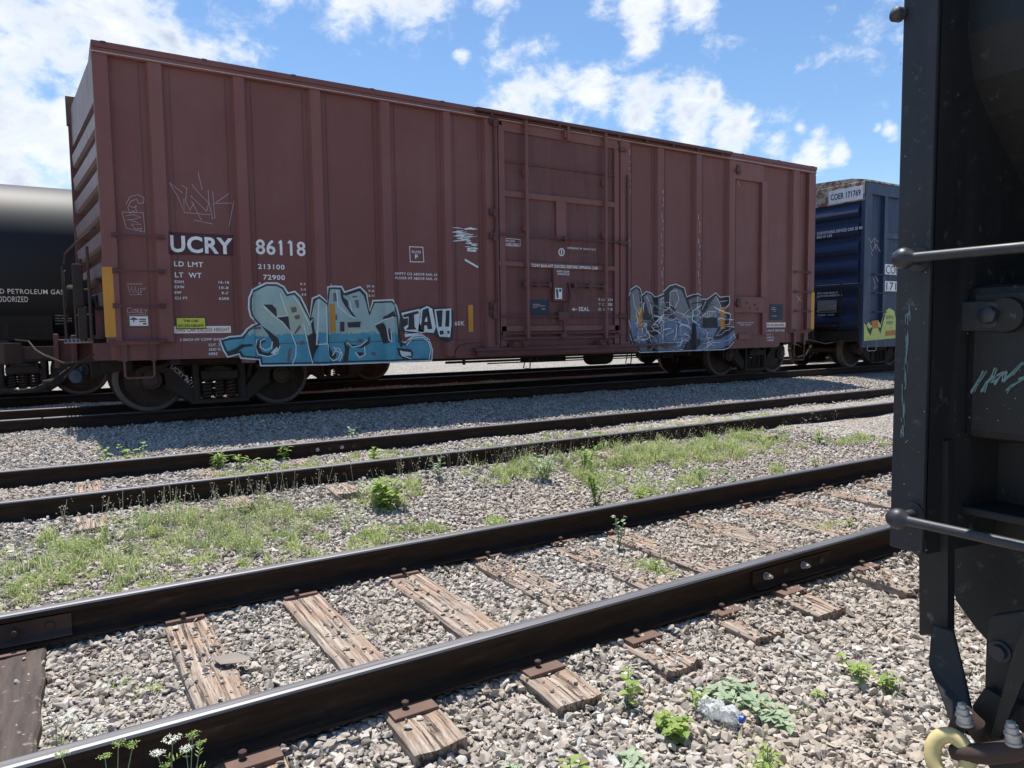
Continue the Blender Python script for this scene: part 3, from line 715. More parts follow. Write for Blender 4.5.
# plug door
def sx(px, py=240, Y=YB): return onY(px, py, Y).x
def sz(px, py, Y=YB): return onY(px, py, Y).z
D0, D1 = 6.46, 9.12
m = MB(); m.box(D0, D1, YB+.045, YB+.07, 1.05, 4.86); door = m.build('plug_door', 'door_red', box)
def band(name, pts, h, dep, mat='car_red_post', xr=None, par=None, bev=.004):
    m = MB()
    for (xa, ya, xb, yb_) in pts:
        a = onY(xa, ya, YB); b = onY(xb, yb_, YB); z = (a.z+b.z)/2; m.box(a.x, b.x, dep, YB+.046, z-h/2, z+h/2)
    return m.build(name, mat, par or door, bev)
band('door_rib', [(502, 124.5, 618, 145)], .17, YB+.01)
band('door_rib', [(502, 160.5, 618, 175.5)], .035, YB+.02, 'car_red_dark')
band('door_rib', [(502, 193.5, 618, 204.5)], .10, YB+.005)
band('door_rib', [(499, 264, 619, 268)], .085, YB-.005)
band('door_rib', [(502, 328, 619, 328.5)], .10, YB+.0)
band('door_rib', [(502, 337.5, 619, 337.5)], .05, YB-.02, 'car_red_dark')
m = MB()
m.box(D0-.02, D0+.10, YB, YB+.046, 1.06, 4.86); m.box(D1-.11, D1, YB, YB+.046, 1.06, 4.86); m.build('door_edge', 'car_red_post', door, .004)
m = MB(); a = sx(557, 240); b = sx(567, 240); m.box(a, b, YB+.012, YB+.046, sz(562, 240), sz(562, 201)); m.build('door_post', 'car_red_post', door, .004)
# rods
def vtube(px, y0, y1, r, off=-.05, name='lock_rod', mat='car_red_post', par=None):
    x = sx(px, (y0+y1)/2); m = MB(); m.tube([(x, YB+off, sz(px, y0)), (x, YB+off, sz(px, y1))], r, 10)
    for t in (.03, .25, .5, .75, .97):
        zz = sz(px, y0)*(1-t)+sz(px, y1)*t; m.box(x-.055, x+.055, YB+off+.01, YB+.03, zz-.05, zz+.05)
    return m.build(name, mat, par or door, 0)
vtube(525.5, 117, 338, .032); vtube(604.3, 131, 338, .032)
m = MB(); x = sx(566, 135); m.tube([(x, YB-.07, sz(566, 125)), (x, YB-.07, sz(566, 142))], .028, 8); m.box(x-.07, x+.07, YB-.06, YB+.03, sz(566, 139), sz(566, 131)); m.build('lock_rod', 'car_red_post', door)
def htube(xa, ya, xb, yb_, r=.02, off=-.04, mat='car_red_dark', br=()):
    a = onY(xa, ya, YB); b = onY(xb, yb_, YB); z = (a.z+b.z)/2; m = MB(); m.tube([(a.x, YB+off, z), (b.x, YB+off, z)], r, 8)
    for f in (0, .5, 1): xx = a.x+(b.x-a.x)*f; m.box(xx-.03, xx+.03, YB+off-.015, YB+.045, z-.04, z+.04)
    return m.build('lock_bar', mat, door)
htube(495, 234, 626, 243, .016); htube(524, 284.3, 549, 285, .02); htube(574, 285.5, 603, 287, .02); htube(494, 315.5, 624, 317.5, .014); htube(503, 332.5, 618, 333, .02)
m = MB(); a = sx(553, 285); b = sx(570, 285); m.box(a, b, YB-.01, YB+.046, sz(561, 301.5), sz(561, 268)); m.build('lock_box', 'door_red', door, .008)
m = MB(); x = sx(568, 300); m.tube([(x, YB-.03, sz(568, 283)), (x+.03, YB-.05, sz(568, 297)), (x-.04, YB-.05, sz(568, 311))], .022, 8); x = sx(563, 320)
m.tube([(x, YB-.04, sz(563, 302)), (x, YB-.04, sz(563, 341))], .022, 8); m.box(x-.13, x+.10, YB-.06, YB+.04, sz(563, 320), sz(563, 312)); m.box(x-.08, x+.08, YB-.06, YB+.04, sz(563, 338), sz(563, 334)); m.build('lock_handle', 'car_red_dark', door, .004)
# hinges and latches at the left and right jambs
m = MB()
for py in (122, 212, 236, 305, 312): x = sx(494, py); z = sz(494, py); m.box(x-.10, x+.06, YB-.05, YB, z-.05, z+.05); m.box(x-.05, x+.02, YB-.08, YB-.05, z-.09, z+.02)
for py in (150, 243, 316): x = sx(622, py); z = sz(622, py); m.box(x-.08, x+.08, YB-.05, YB, z-.035, z+.035)
m.tube([(sx(495, 220), YB-.03, 4.85), (sx(495, 220), YB-.03, 1.1)], .025, 8); m.tube([(sx(627, 240), YB-.025, 4.3), (sx(627, 240), YB-.025, 1.1)], .02, 8)
m.build('door_hinge', 'car_red_dark', box, .003)
# lower door track and rollers
m = MB(); z = sz(560, 347); m.box(5.9, 10.6, YB-.06, YB+.05, z-.03, z+.02); m.box(5.95, 9.6, YB-.02, YB+.06, z-.12, z-.03)
for px in (517, 602):
    x = sx(px, 345); m.box(x-.16, x+.16, YB-.09, YB+.02, z+.02, z+.09)
    for d in (-.1, .1): m.lathe([(0, .05), (.05, .05), (.051, .015)], (x+d, YB-.09, z+.07), (0, -1, 0), 12)
m.build('door_track', 'car_red_dark', box, .004)
m = MB(); pts = [(5.55, .89), (5.58, 1.02), (5.66, 1.1), (5.8, 1.14), (6.1, 1.15)]
m.tube([(a, YB+SHEET-.005, b) for a, b in pts], .012, 6); m.build('weld_seam', 'car_red_dark', box)
# access plates at the right
def plate(xa, ya, xb, yb_, dep, name='access_plate', mat='car_red_post'):
    a = onY(xa, (ya+yb_)/2, YB); b = onY(xb, (ya+yb_)/2, YB); z1 = sz((xa+xb)/2, ya); z0 = sz((xa+xb)/2, yb_)
    m = MB(); m.box(a.x, b.x, dep, YB+SHEET-.001, z0, z1); return m.build(name, mat, box, .004)
plate(734, 163, 764, 180.5, YB+.004); plate(762, 181, 768, 297, YB+.006); plate(735, 297, 764, 312.5, YB+.004); plate(763, 313, 767, 334, YB+.01); plate(740, 334, 752, 339, YB+.03)
m = MB()
for k, (xx, yy) in enumerate([(747, 303), (755, 305), (750, 308), (758, 309)]): p = onY(xx, yy, YB); m.lathe([(0, .022), (.012, .018), (.013, 0)], (p.x, YB+.003, p.z), (0, -1, 0), 8)
for py in (170, 303): p = onY(738.5, py, YB); m.box(p.x-.05, p.x+.05, YB-.03, YB+.01, p.z-.10, p.z+.10); m.box(p.x-.10, p.x+.02, YB-.05, YB-.0, p.z-.05, p.z+.01)
m.build('latch', 'car_red_dark', box)
# ladder rungs and stirrups
def rung(xa, ya, xb, yb_, mat='car_red_dark'):
    a = onY(xa, ya, YB); b = onY(xb, yb_, YB); z = (a.z+b.z)/2; m = MB(); o = .065
    m.tube([(a.x, YB, z), (a.x+.004, YB-o, z), (a.x+.03, YB-o-.01, z), (b.x-.03, YB-o-.01, z), (b.x-.004, YB-o, z), (b.x, YB, z)], .0125, 8)
    m.box(a.x-.05, a.x+.02, YB-.012, YB, z-.035, z+.035); m.box(b.x-.07, b.x+.02, YB-.012, YB, z-.035, z+.035); m.build('ladder_rung', mat, box)
for q in [(115.5, 235.5, 163, 237.3), (116.5, 271, 164, 272), (117, 305.7, 164.5, 306.3), (113, 342, 166, 340.8), (795, 271.6, 810, 273), (795, 291.5, 810, 292.5), (795, 310.8, 810, 311.5), (794, 330, 810, 330.5)]: rung(*q)
def stirrup(xa, xb, yt, yb_, mat='car_red_dark', Y=YB+.03, par=None):
    a = onY(xa, yt, Y); b = onY(xb, yt, Y); zb = onY(xa, yb_, Y).z; m = MB()
    m.tube([(a.x, Y, a.z+.22), (a.x, Y, a.z), (a.x, Y, zb+.03), (a.x+.03, Y, zb), (b.x-.03, Y, zb), (b.x, Y, zb+.03), (b.x, Y, a.z), (b.x, Y, a.z+.22)], .015, 8)
    for x in (a.x, b.x): m.box(x-.035, x+.035, Y-.02, Y+.02, a.z-.02, a.z+.26)
    return m.build('step_stirrup', mat, par or box)
stirrup(124.5, 154, 360, 378.5); stirrup(794, 804, 344, 360)
m = MB(); m.box(sx(113, 342)+.02, sx(168, 342), YB+.005, YB+SHEET, sz(140, 344.5), sz(140, 341)); m.build('ladder_backing', 'car_red', box)
# end of the car (left)
ye0, ye1 = YB+.16, YF-.12
def skew(m, pf0, pf1):
    n = len(pf0); vs = [(x, ye0, z) for x, z in pf0]+[(x, ye1, z) for x, z in pf1]
    m.add(vs, [tuple(range(n)), tuple(range(n, 2*n))[::-1]]+[(q, (q+1) % n, n+(q+1) % n, n+q) for q in range(n)])
m = MB(); skew(m, [(.60, 1.2), (.60, 4.98), (.64, 4.98), (.64, 1.2)], [(.40, 1.2), (.40, 4.98), (.64, 4.98), (.64, 1.2)]); m.build('end_wall', 'car_red_dark', box)  # darker red paints in the shade of the gaps between ribs
zr0 = [sz(93, y) for y in (116, 145, 174, 205, 236, 267, 298)]
for z in zr0:
    m = MB(); P_ = lambda o: [(.62, z+.15), (o+.045, z+.12), (o, z+.09), (o+.012, z-.075), (o+.05, z-.095), (.62, z-.11)]
    skew(m, P_(.450), P_(.215)); m.build('end_rib', 'rib_skylit', box)
m = MB(); skew(m, [(.455, zr0[0]+.24), (.455, 4.98), (.62, 4.98), (.62, zr0[0]+.24)], [(.235, zr0[0]+.24), (.235, 4.98), (.62, 4.98), (.62, zr0[0]+.24)]); m.build('end_header', 'rib_skylit', box)
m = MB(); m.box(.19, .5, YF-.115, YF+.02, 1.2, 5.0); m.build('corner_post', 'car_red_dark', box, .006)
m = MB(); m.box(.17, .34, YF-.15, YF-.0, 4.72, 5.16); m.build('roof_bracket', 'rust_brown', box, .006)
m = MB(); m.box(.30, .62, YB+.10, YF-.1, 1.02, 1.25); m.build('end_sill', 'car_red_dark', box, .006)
m = MB(); m.box(15.1, 15.16, YB+.1, YF-.02, 1.2, 4.98)
for z in zr0: m.prism([(15.15, z+.16), (15.27, z), (15.27, z-.1), (15.15, z-.17)], YB+.17, YF-.14, 'Y')
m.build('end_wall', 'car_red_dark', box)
# brake gear on the left end
m = MB(); m.tube([(.38, YB+.15, sz(96, 226)), (.16, YB+.50, sz(82, 238)-.02), (.04, YB+.8, 2.46), (.02, YB+.85, 2.32)], .014, 8)
for x, y, z0_, z1_ in ((.2, YB+.25, 1.28, 2.35), (.12, YB+.5, 1.28, 2.1), (.28, YB+.12, 1.28, 2.5), (.0, YB+.9, 1.28, 2.3)): m.tube([(x, y, z0_), (x, y, z1_)], .018, 8)
for z in (1.3, 1.62, 1.95): m.tube([(.30, YB+.12, z), (.12, YB+.5, z)], .014, 8)
m.build('end_ladder', 'rust_dark', box)
m = MB(); m.box(.12, .3, YB+.75, YB+1.1, 1.78, 2.12); m.box(.16, .35, YB+.8, YB+1.0, 1.35, 1.78); m.lathe([(0, .1), (.08, .1), (.10, .04), (.101, 0)], (.12, YB+.93, 1.95), (-1, 0, 0), 16); hb = m.build('brake_housing', 'under_black', box, .02)
m = MB(); m.box(.14, .24, YB+.14, YB+.62, 1.30, 1.72); m.box(.10, .22, YB+.20, YB+.40, 1.72, 2.28); m.box(.16, .30, YB+1.15, YB+1.6, 1.3, 1.95); m.build('equipment_box', 'truck_brown', box, .012)
m = MB(); c = (.02, YB+.93, 1.98); m.tube([(c[0], c[1]+.26*math.cos(a*math.pi/12), c[2]+.26*math.sin(a*math.pi/12)) for a in range(24)], .013, 6, closed=True)
for k in range(5): a = k*1.2566; m.tube([c, (c[0], c[1]+.26*math.cos(a), c[2]+.26*math.sin(a))], .01, 6)
m.build('brake_wheel', 'truck_brown', box)
m = MB()
for k in range(7): m.box(-.02+k*.045, .0+k*.045, YB+.4, YB+2.6, 1.27, 1.30)
m.box(-.03, .30, YB+.4, YB+.44, 1.25, 1.31); m.build('crossover_platform', 'grey_plate', box)
# coupler and draft gear
def coupler(par, X, sgn, cy, z, mat='under_black'):
    m = MB(); m.box(min(X, X-sgn*.0)-.0, X+.001, cy-.05, cy+.05, z-.05, z+.05)
    q = lambda a: X+sgn*a
    m.obox((q(.15), cy, z), (.32, 0, 0), (0, .07, 0), (0, 0, .085))
    m.prism([(q(.42), cy-.11), (q(.62), cy-.21), (q(.74), cy-.19), (q(.70), cy-.10), (q(.62), cy-.06), (q(.63), cy+.06), (q(.76), cy+.03), (q(.83), cy+.08), (q(.80), cy+.19), (q(.66), cy+.24), (q(.45), cy+.13)], z-.14, z+.14, 'Z')
    m.prism([(q(.60), cy+.12), (q(.84), cy+.05), (q(.80), cy+.2), (q(.66), cy+.22)], z-.17, z+.17, 'Z')
    c = m.build('coupler', mat, par, .015); return c
m = MB(); m.box(-.12, .9, YB+1.28, YB+1.78, .97, 1.30); m.box(-.16, -.10, YB+1.18, YB+1.88, .90, 1.38); m.box(.05, .12, YB+1.1, YB+1.95, 1.0, 1.36); m.build('draft_sill', 'car_red_dark', box, .01)
coupler(box, -.12, -1, YB+1.53, 1.12, 'rust_dark')
m = MB(); m.tube([(.32, YB+.30, 1.02), (-.05, YB+.45, .99), (-.28, YB+.9, 1.10), (-.38, YB+1.35, 1.16), (-.46, YB+1.5, 1.28), (-.62, YB+1.6, 1.3)], .014, 8); m.tube([(.3, YB+.2, 1.1), (.1, YB+.3, .98), (-.05, YB+.35, .8)], .012, 6); m.build('uncoupling_lever', 'truck_brown', box)
m = MB(); m.tube([(.15, YB+1.1, .95), (.0, YB+1.05, .88), (-.2, YB+1.08, .72), (-.42, YB+1.15, .62), (-.6, YB+1.2, .60), (-.85, YB+1.2, .66)], .028, 8); m.tube([(-.18, YB+1.1, .72), (-.3, YB+1.12, .70)], .042, 8); m.build('air_hose', 'under_black', box)
m = MB(); m.tube([(.16, YB+.7, .93), (.16, YB+.7, .72)], .03, 8); m.lathe([(0, .085), (.03, .09), (.06, .085), (.07, .04), (.08, 0)], (.1, YB+.62, .80), (-.5, -1, 0), 20); m.build('air_valve', 'navy_sign', box)
m = MB(); m.box(.35, .75, YB+.35, YB+.75, .86, 1.03); m.obox((.45, YB+.4, .93), (.2, .05, .05), (0, .03, 0), (0, 0, .1)); m.build('bracket', 'under_black', box, .01)
m = MB(); m.box(15.1, 16.1, YB+1.28, YB+1.78, .9, 1.2); m.build('draft_sill', 'under_black', box); coupler(box, 15.95, 1, YB+1.53, 1.05)
m = MB(); m.tube([(14.9, YB+.25, .93), (15.3, YB+.45, .86), (15.6, YB+.9, .95), (15.75, YB+1.4, 1.1)], .014, 8); m.tube([(15.1, YB+.1, .95), (15.2, YB+.1, .62), (15.45, YB+.3, .60)], .014, 8); m.build('uncoupling_lever', 'truck_brown', box)
# centre sill and underframe
m = MB(); m.box(.6, 15.0, YB+1.25, YB+1.81, .80, 1.03)
for k in range(12): m.box(1.2+k*1.18, 1.32+k*1.18, YB+.1, YF-.1, .93, 1.03)
m.build('underframe', 'under_black', box)
m = MB(); z = .80; m.tube([(4.7, YB+.12, z+.06), (11.4, YB+.12, z+.06)], .014, 6); m.tube([(5.6, YB+.5, z), (11.6, YB+.5, z)], .022, 6); m.tube([(6.5, YB+.6, z-.05), (10.5, YB+.6, z-.05)], .012, 6)
for x in (5.75, 7.1, 7.25, 9.7, 9.75, 11.1): m.box(x, x+.03, YB+.1, YB+.16, z-.03, z+.1)
for x in (7.15, 9.6, 10.9): m.tube([(x, YB+.3, z+.08), (x-.06, YB+.3, z-.14), (x+.08, YB+.3, z-.16), (x+.1, YB+.3, z+.05)], .012, 6)
m.build('brake_pipe', 'under_black', box)
m = MB(); m.lathe([(0, .01), (.02, .15), (.1, .17), (.5, .17), (.58, .15), (.6, .01)], (8.9, YB+.75, .80), (1, 0, 0), 20); m.box(7.4, 8.2, YB+.5, YB+.9, .74, .97); m.box(10.7, 11.0, YB+.45, YB+.7, .72, .95); m.build('brake_reservoir', 'under_black', box, .01)
make_truck(1.885, (BX_Y+BX_F)/2, BX_Z, box); make_truck(13.68, (BX_Y+BX_F)/2, BX_Z, box)
for o in kids(box):
    if o.name.startswith('truck'): tk = o; break
# truck stencil
m = MB()
a = onY(169, 367, YB+.58); b = onY(194, 390, YB+.58)
vs, fs = text_mesh('UCRY 86118'); ex = (b-a); L = ex.length; exn = ex.normalized(); up = Vector((exn.z*-1, 0, exn.x)); h = .065; yy = BX_Y-.2-.075-.012
m.add([Vector((a.x, yy, a.z))+exn*(u*L)+up*(v*h) for u, v in vs], fs); m.build('lettering', 'white_worn', tk)

# ---- stencils
T = lambda m, *a, **k: S.text(m, *a, **k)
m = MB(); p = [S.pt(168.5, 231), S.pt(234.5, 234.5), S.pt(234.5, 255.5), S.pt(168.5, 254)]; S.poly(m, p, .001, True); m.build('stencil_patch', 'stencil_patch', box)
S2 = Side(YB, [(1.24, 2.15, YB+SHEET)], box)
m = MB(); T(m, 'UCRY', 170.8, 251.5, 234, 17.2, .004, .03, 1.05); m.build('reporting_mark', 'white_paint', box)
m = MB(); T(m, '86118', 257, 253.8, 307, 15.4, .004, .018, 1.05)
for x in (282.6, 291.9): S.poly(m, [(x-3.0, 243.2), (x-3.0, 241.4), (x-.3, 239.0), (x-.3, 242.6)], .0052)
m.build('car_number', 'white_paint', box)
m = MB()
for a in [('LD LMT', 174.8, 265.8, 204, 5.1), ('LT  WT', 175.7, 277, 202.4, 5.2), ('213100', 259, 268.5, 285.8, 5.1), ('72900', 264.4, 279.3, 286.2, 5.1),
          ('EXH', 175.4, 282.6, 184.4, 2.7), ('EXW', 175.4, 288, 185.2, 2.7), ('EW', 175.4, 293.5, 182.2, 2.7), ('CU FT', 175.6, 299.2, 188.4, 2.7),
          ('16-10', 219.5, 283.2, 230, 2.7), ('10-8', 220, 288.7, 229.4, 2.7), ('9-7', 222.4, 294.2, 229.4, 2.7), ('6200', 219.8, 299.6, 230, 2.7),
          ('2 INCH HF COMP SHOES', 180.5, 341.2, 226, 2.7), ('CUT. 2', 209.5, 346.4, 221, 2.7), ('AND PL.', 209.5, 350.9, 223, 2.7), ('HERE', 209.8, 355.4, 218.5, 2.7),
          ('EMPTY CG ABOVE RAIL 63', 396.8, 274.4, 439, 2.6), ('FLOOR HT ABOVE RAIL 43', 397, 278.8, 439, 2.6), ('60K', 456.6, 325.6, 466.6, 4.6),
          ('W', 259.4, 284.4, 262, 2.4), ('G', 259.8, 290, 262, 2.4), ('9-7', 301.4, 285, 307, 2.4), ('3-4', 302, 290.3, 307, 2.4), ('8-8', 303, 295.5, 307.4, 2.4),
          ('20 A', 368.2, 287, 375.8, 2.4), ('9-6', 370, 291.8, 375.8, 2.4), ('13-11', 368.6, 296.6, 375.8, 2.4), ('L', 332.3, 285.6, 333.8, 2.4),
          ('2 INCH HF COMP SHOES', 769, 331.8, 787, 2.2), ('CUT 2', 769, 335.7, 775.6, 1.7), ('AND PL', 769, 338.4, 776.4, 1.7), ('HERE', 770, 341.2, 776, 1.7),
          ('LUBRICATE LATCHES', 739.4, 323.3, 756, 1.1), ('AND LOCKS', 742.4, 325.4, 753.4, 1.1)]: T(m, *a, lay=.004, bold=.02, space=1.12)
m.build('stencil_lettering', 'white_paint', box)
m = MB(); c = [(411.2, 246.2), (424.6, 246.8), (425.6, 261.6), (412, 261.5)]; S.stroke(m, c, .75, .004, True); T(m, 'PLATE', 413.8, 252.7, 422.6, 2.6, .004, .02); T(m, 'F', 416.8, 258.2, 419.8, 4.1, .004, .03); m.build('plate_mark', 'white_paint', box)
# door lettering
m = MB(); T(m, 'SEAL', 580, 311, 590.8, 4.2, .004, .02, 1.1); S.stroke(m, [(573.5, 309.3), (578.3, 309.3)], .8, .004); S.stroke(m, [(575.6, 307.7), (573.6, 309.3), (575.6, 310.9)], .8, .005)
for a in [('R LATCH', 600, 300.8, 614, 2.7), ('T CLOSE', 600, 305.6, 614, 2.7), ('D OF 8', 600, 310.6, 614, 2.7), ('OPENING W 10-0 H 12-4', 568.8, 248.6, 597, 2.0), ('DOORS ONLY', 504.6, 244.6, 520.2, 2.3), ('PLUG', 507, 241.4, 516, 2.0)]: T(m, *a, lay=.004, bold=.02, space=1.1)
S.stroke(m, [(503.3, 237.8), (521.4, 239.2), (521.4, 245.9), (503.3, 245.2)], .5, .004, True)
S.stroke(m, [(562.9+2.7*math.cos(a*.5236), 251.9+3.6*math.sin(a*.5236)) for a in range(12)], 1.1, .004, True); S.stroke(m, [(562.9, 249.6), (562.9, 254.2)], 1.3, .0045)
m.build('door_lettering', 'white_paint', door)
SD = Side(YB, [(6.3, 9.3, YB-.005)], box); m = MB(); SD.text(m, 'TOW BAR-HIT DOORS BEFORE OPNING CAR', 531, 266.9, 597.5, 3.2, .002, .02)
SD2 = Side(YB, [(6.3, 9.3, YB-.01)], box); SD2.text(m, 'KEEP CLEAR', 556.4, 272.3, 569, 1.9, .002, .02); SD2.text(m, 'FROM DOOR', 557, 275, 569, 1.9, .002, .02); m.build('door_lettering', 'white_paint', door)
m = MB(); SD2.rect(m, 554.6, 288, 561.6, 299, .002); m.build('sticker', 'white_paint', door)
m = MB(); SD2.poly(m, [(555.4, 289), (557.4, 289), (558, 298), (556, 298)], .004); SD2.poly(m, [(558.4, 289), (561, 289), (560.6, 292), (558.6, 292)], .004); m.build('sticker_print', 'blue_light', door)
m = MB(); T(m, 'YCS', 607.6, 278.6, 615.6, 2.8, .004, .02); T(m, 'GCPV', 606.6, 291.6, 615.2, 2.8, .004, .02); m.build('red_stencil', 'red_stencil', door)
m = MB(); S.rect(m, 531.2, 299.3, 550.6, 315.2, .003); S.rect(m, 772.4, 304, 785.2, 320, .003); S.rect(m, 738, 340, 738.1, 340.1, .003); m.build('notice_board', 'navy_sign', box)
m = MB()
for a in [(534, 303.8, 541, 304.5), (534, 305.4, 546.4, 306.1), (543, 308.4, 546.8, 309.4), (534, 307.2, 539, 307.7), (774, 307.2, 777.6, 307.9), (773.6, 308.9, 779, 309.6), (776, 311, 778, 311.6), (774, 315.6, 779, 316.3)]: S.rect(m, *a, .006)
m.build('notice_print', 'white_worn', box)
# signs at the left
m = MB(); S.rect(m, 174.2, 326.3, 232, 333.4, .002); S.rect(m, 767.2, 322.6, 788, 327.4, .002); S.rect(m, 129.8, 316.2, 148.8, 325.8, .002); m.build('white_label', 'white_paint', box)
m = MB(); T(m, 'THIS CAR EXCESS HEIGHT', 176.4, 331.9, 230.6, 3.9, .0045, .02); T(m, 'THIS CAR EXCESS HEIGHT', 768.6, 326.5, 787, 2.6, .0045, .03); m.build('orange_lettering', 'orange_text', box)
m = MB(); S.rect(m, 176.4, 317.2, 207, 329.2, .006); m.build('sign_border', 'black_sign', box)
m = MB(); S.rect(m, 177.1, 317.9, 206.2, 328.3, .0085); m.build('height_sign', 'yellow_sign', box)
m = MB(); T(m, 'THIS CAR', 184, 322.2, 199, 2.7, .011, .02); T(m, 'EXCESS HEIGHT', 179, 327.2, 204.4, 2.9, .011, .02)
T(m, 'T', 132.6, 322.2, 136, 3.2, .005, .05); S.stroke(m, [(130.8, 319.4), (134, 317.8), (138, 319.4)], 1.1, .005)
for yy in (318.6, 320.7): S.rect(m, 139.6, yy, 146.6, yy+1.1, .005)
S.rect(m, 143.4, 323, 147, 324.4, .005); m.build('sign_lettering', 'black_sign', box)
# reflectors
m = MB(); R1 = Side(YB, [(-1, 20, YB)], box)
for q in [(102.3, 267.2, 111, 267.4, 104.7, 337), (0,)*6]:
    if q[0]: a = onY(q[0]+1, 300, YB).x; m.box(a, a+.125, YB-.004, YB, sz(108, 337), sz(108, 267))
for xa, ya, xb, yb_ in [(329.5, 304, 335.6, 332.4), (467.8, 305, 473, 331.8), (637.4, 307.3, 641.8, 329.8), (720.2, 307, 724.6, 328.8)]:
    a = onY(xa, ya, YB+SHEET); b = onY(xb, yb_, YB+SHEET); m.box(a.x, b.x, YB+SHEET-.014, YB+SHEET-.0, onY(xa, yb_, YB+SHEET).z, a.z)
a = sx(811, 310); m.box(a, a+.12, YB-.004, YB, sz(812, 329), sz(812, 292.5)); m.build('reflector_strip', 'reflector', box)
# ---- scratched tags
k = 4.452; c_ = lambda l: [(100+x/k, 160+y/k) for x, y in l]
m = MB()
for l in [[(310, 95), (370, 142)], [(310, 95), (350, 160), (378, 230), (376, 168)], [(365, 108), (390, 122), (384, 180), (404, 220), (422, 188)], [(405, 155), (478, 225), (490, 180)], [(412, 105), (440, 140), (490, 190), (505, 262)], [(440, 50), (458, 130)], [(485, 130), (487, 180)], [(505, 135), (515, 258)], [(502, 198), (578, 146)], [(378, 230), (495, 241)], [(420, 264), (505, 282)], [(410, 178), (455, 265)], [(578, 292), (600, 180)], [(520, 190), (590, 188)],
          [(118, 192), (135, 160), (170, 150), (198, 165), (196, 188), (175, 190), (165, 172), (140, 178), (128, 200), (150, 208), (165, 200)], [(125, 205), (135, 235), (150, 222), (165, 232), (160, 205)], [(100, 228), (195, 232), (202, 318), (118, 300), (100, 228)], [(118, 245), (150, 240), (185, 252), (150, 262), (120, 262), (160, 272), (185, 285), (140, 282), (160, 305), (188, 300), (180, 318)]]: S.stroke(m, c_(l), .42, .006)
k2 = 5.49; c2 = lambda l: [(100+x/k2, 280+y/k2) for x, y in l]
for l in [[(150, 20), (235, 20)], [(155, 30), (165, 70), (175, 35), (185, 70), (195, 35), (200, 72), (215, 40), (212, 75), (255, 42), (225, 45), (228, 68)], [(165, 80), (235, 78)], [(175, 155), (155, 152), (150, 175), (170, 178), (172, 168)], [(185, 160), (180, 178), (195, 178), (198, 160), (186, 160)], [(205, 180), (205, 158), (218, 165), (206, 170), (220, 182)], [(240, 160), (226, 158), (226, 180), (242, 180)], [(226, 170), (238, 170)], [(246, 158), (254, 170), (262, 160)], [(254, 170), (252, 186)], [(150, 190), (180, 192), (205, 190), (262, 192)]]: S.stroke(m, c2(l), .5, .006)
for l in [[(797, 296), (800, 302), (803, 296)], [(798, 296), (804, 301)], [(799, 297), (799, 304)], [(740, 178), (742, 186)]]: S.stroke(m, l, .5, .006)
m.build('chalk_tag', 'scratch_white', box)
m = MB(); rr = random.Random(3)
for _ in range(46):
    u = rr.random(); cy_ = 227+u*25; half = 12.5 if cy_ < 241 else 5.5; cx_ = (467 if cy_ < 241 else 473)+rr.uniform(-half, half)*.7; L = rr.uniform(2, 6.5) if cy_ < 241 else rr.uniform(1.5, 4); sl_ = rr.uniform(-.25, .1)
    S.stroke(m, [(cx_-L, cy_-L*sl_), (cx_, cy_+rr.uniform(-.5, .5)), (cx_+L, cy_+L*sl_)], rr.uniform(.5, 1.7), .006+rr.random()*.002, taper=True)
S.stroke(m, [(466.6, 259.2), (480, 267)], 2.0, .006); m.build('spray_scrawl', 'graf_white', box)
# long scrapes down the posts
m = MB()
for px, y0, y1 in ((630, 150, 262), (662, 190, 290), (699, 215, 300)):
    y = y0
    while y < y1: L = rr.uniform(1, 7); xx = px+rr.uniform(-1.2, 1.2); S.rect(m, xx, y, xx+rr.uniform(.25, .6), y+L, .003); y += L+rr.uniform(.5, 6)
m.build('scrape_mark', 'scratch_white', box)

# ---- big teal graffiti
K = 6.985
A4 = lambda l: [(215+x/K, 270+y/K) for x, y in l]; A5 = lambda l: [(335+x/K, 270+y/K) for x, y in l]; A8 = lambda l: [(615+x/K, 270+y/K) for x, y in l]
def dil(p, d):
    n = len(p); out = []
    ar = sum(p[i][0]*p[(i+1) % n][1]-p[(i+1) % n][0]*p[i][1] for i in range(n)); sg = 1 if ar > 0 else -1
    for i in range(n):
        a = Vector(p[i])-Vector(p[i-1]); b = Vector(p[(i+1) % n])-Vector(p[i]); a.normalize(); b.normalize(); t = (a+b)
        t = t.normalized() if t.length > .3 else a; out.append((p[i][0]+t.y*d*sg, p[i][1]-t.x*d*sg))
    return out
sil = A4([(45, 492), (110, 470), (190, 464), (225, 415), (262, 388), (310, 376), (252, 325), (238, 268), (240, 195), (262, 142), (330, 108), (365, 92), (440, 93), (488, 118), (515, 165), (565, 152), (605, 190), (640, 260), (672, 335), (692, 200), (728, 180), (790, 235), (800, 120), (845, 115)]) + A5([(55, 118), (75, 158), (185, 120), (228, 165), (252, 300), (278, 216), (400, 212), (438, 250), (458, 330), (468, 500), (500, 512), (556, 466), (620, 457), (668, 490), (690, 560), (685, 630), (300, 645), (0, 655)]) + A4([(690, 660), (330, 665), (322, 622), (190, 612), (178, 582), (98, 604), (70, 560)])
m = MB()
m.mat('graf_white'); S.stroke(m, sil, 2.6, .004, True)
m.mat('graf_teal'); S.poly(m, sil, .006)
m.mat('graf_black')
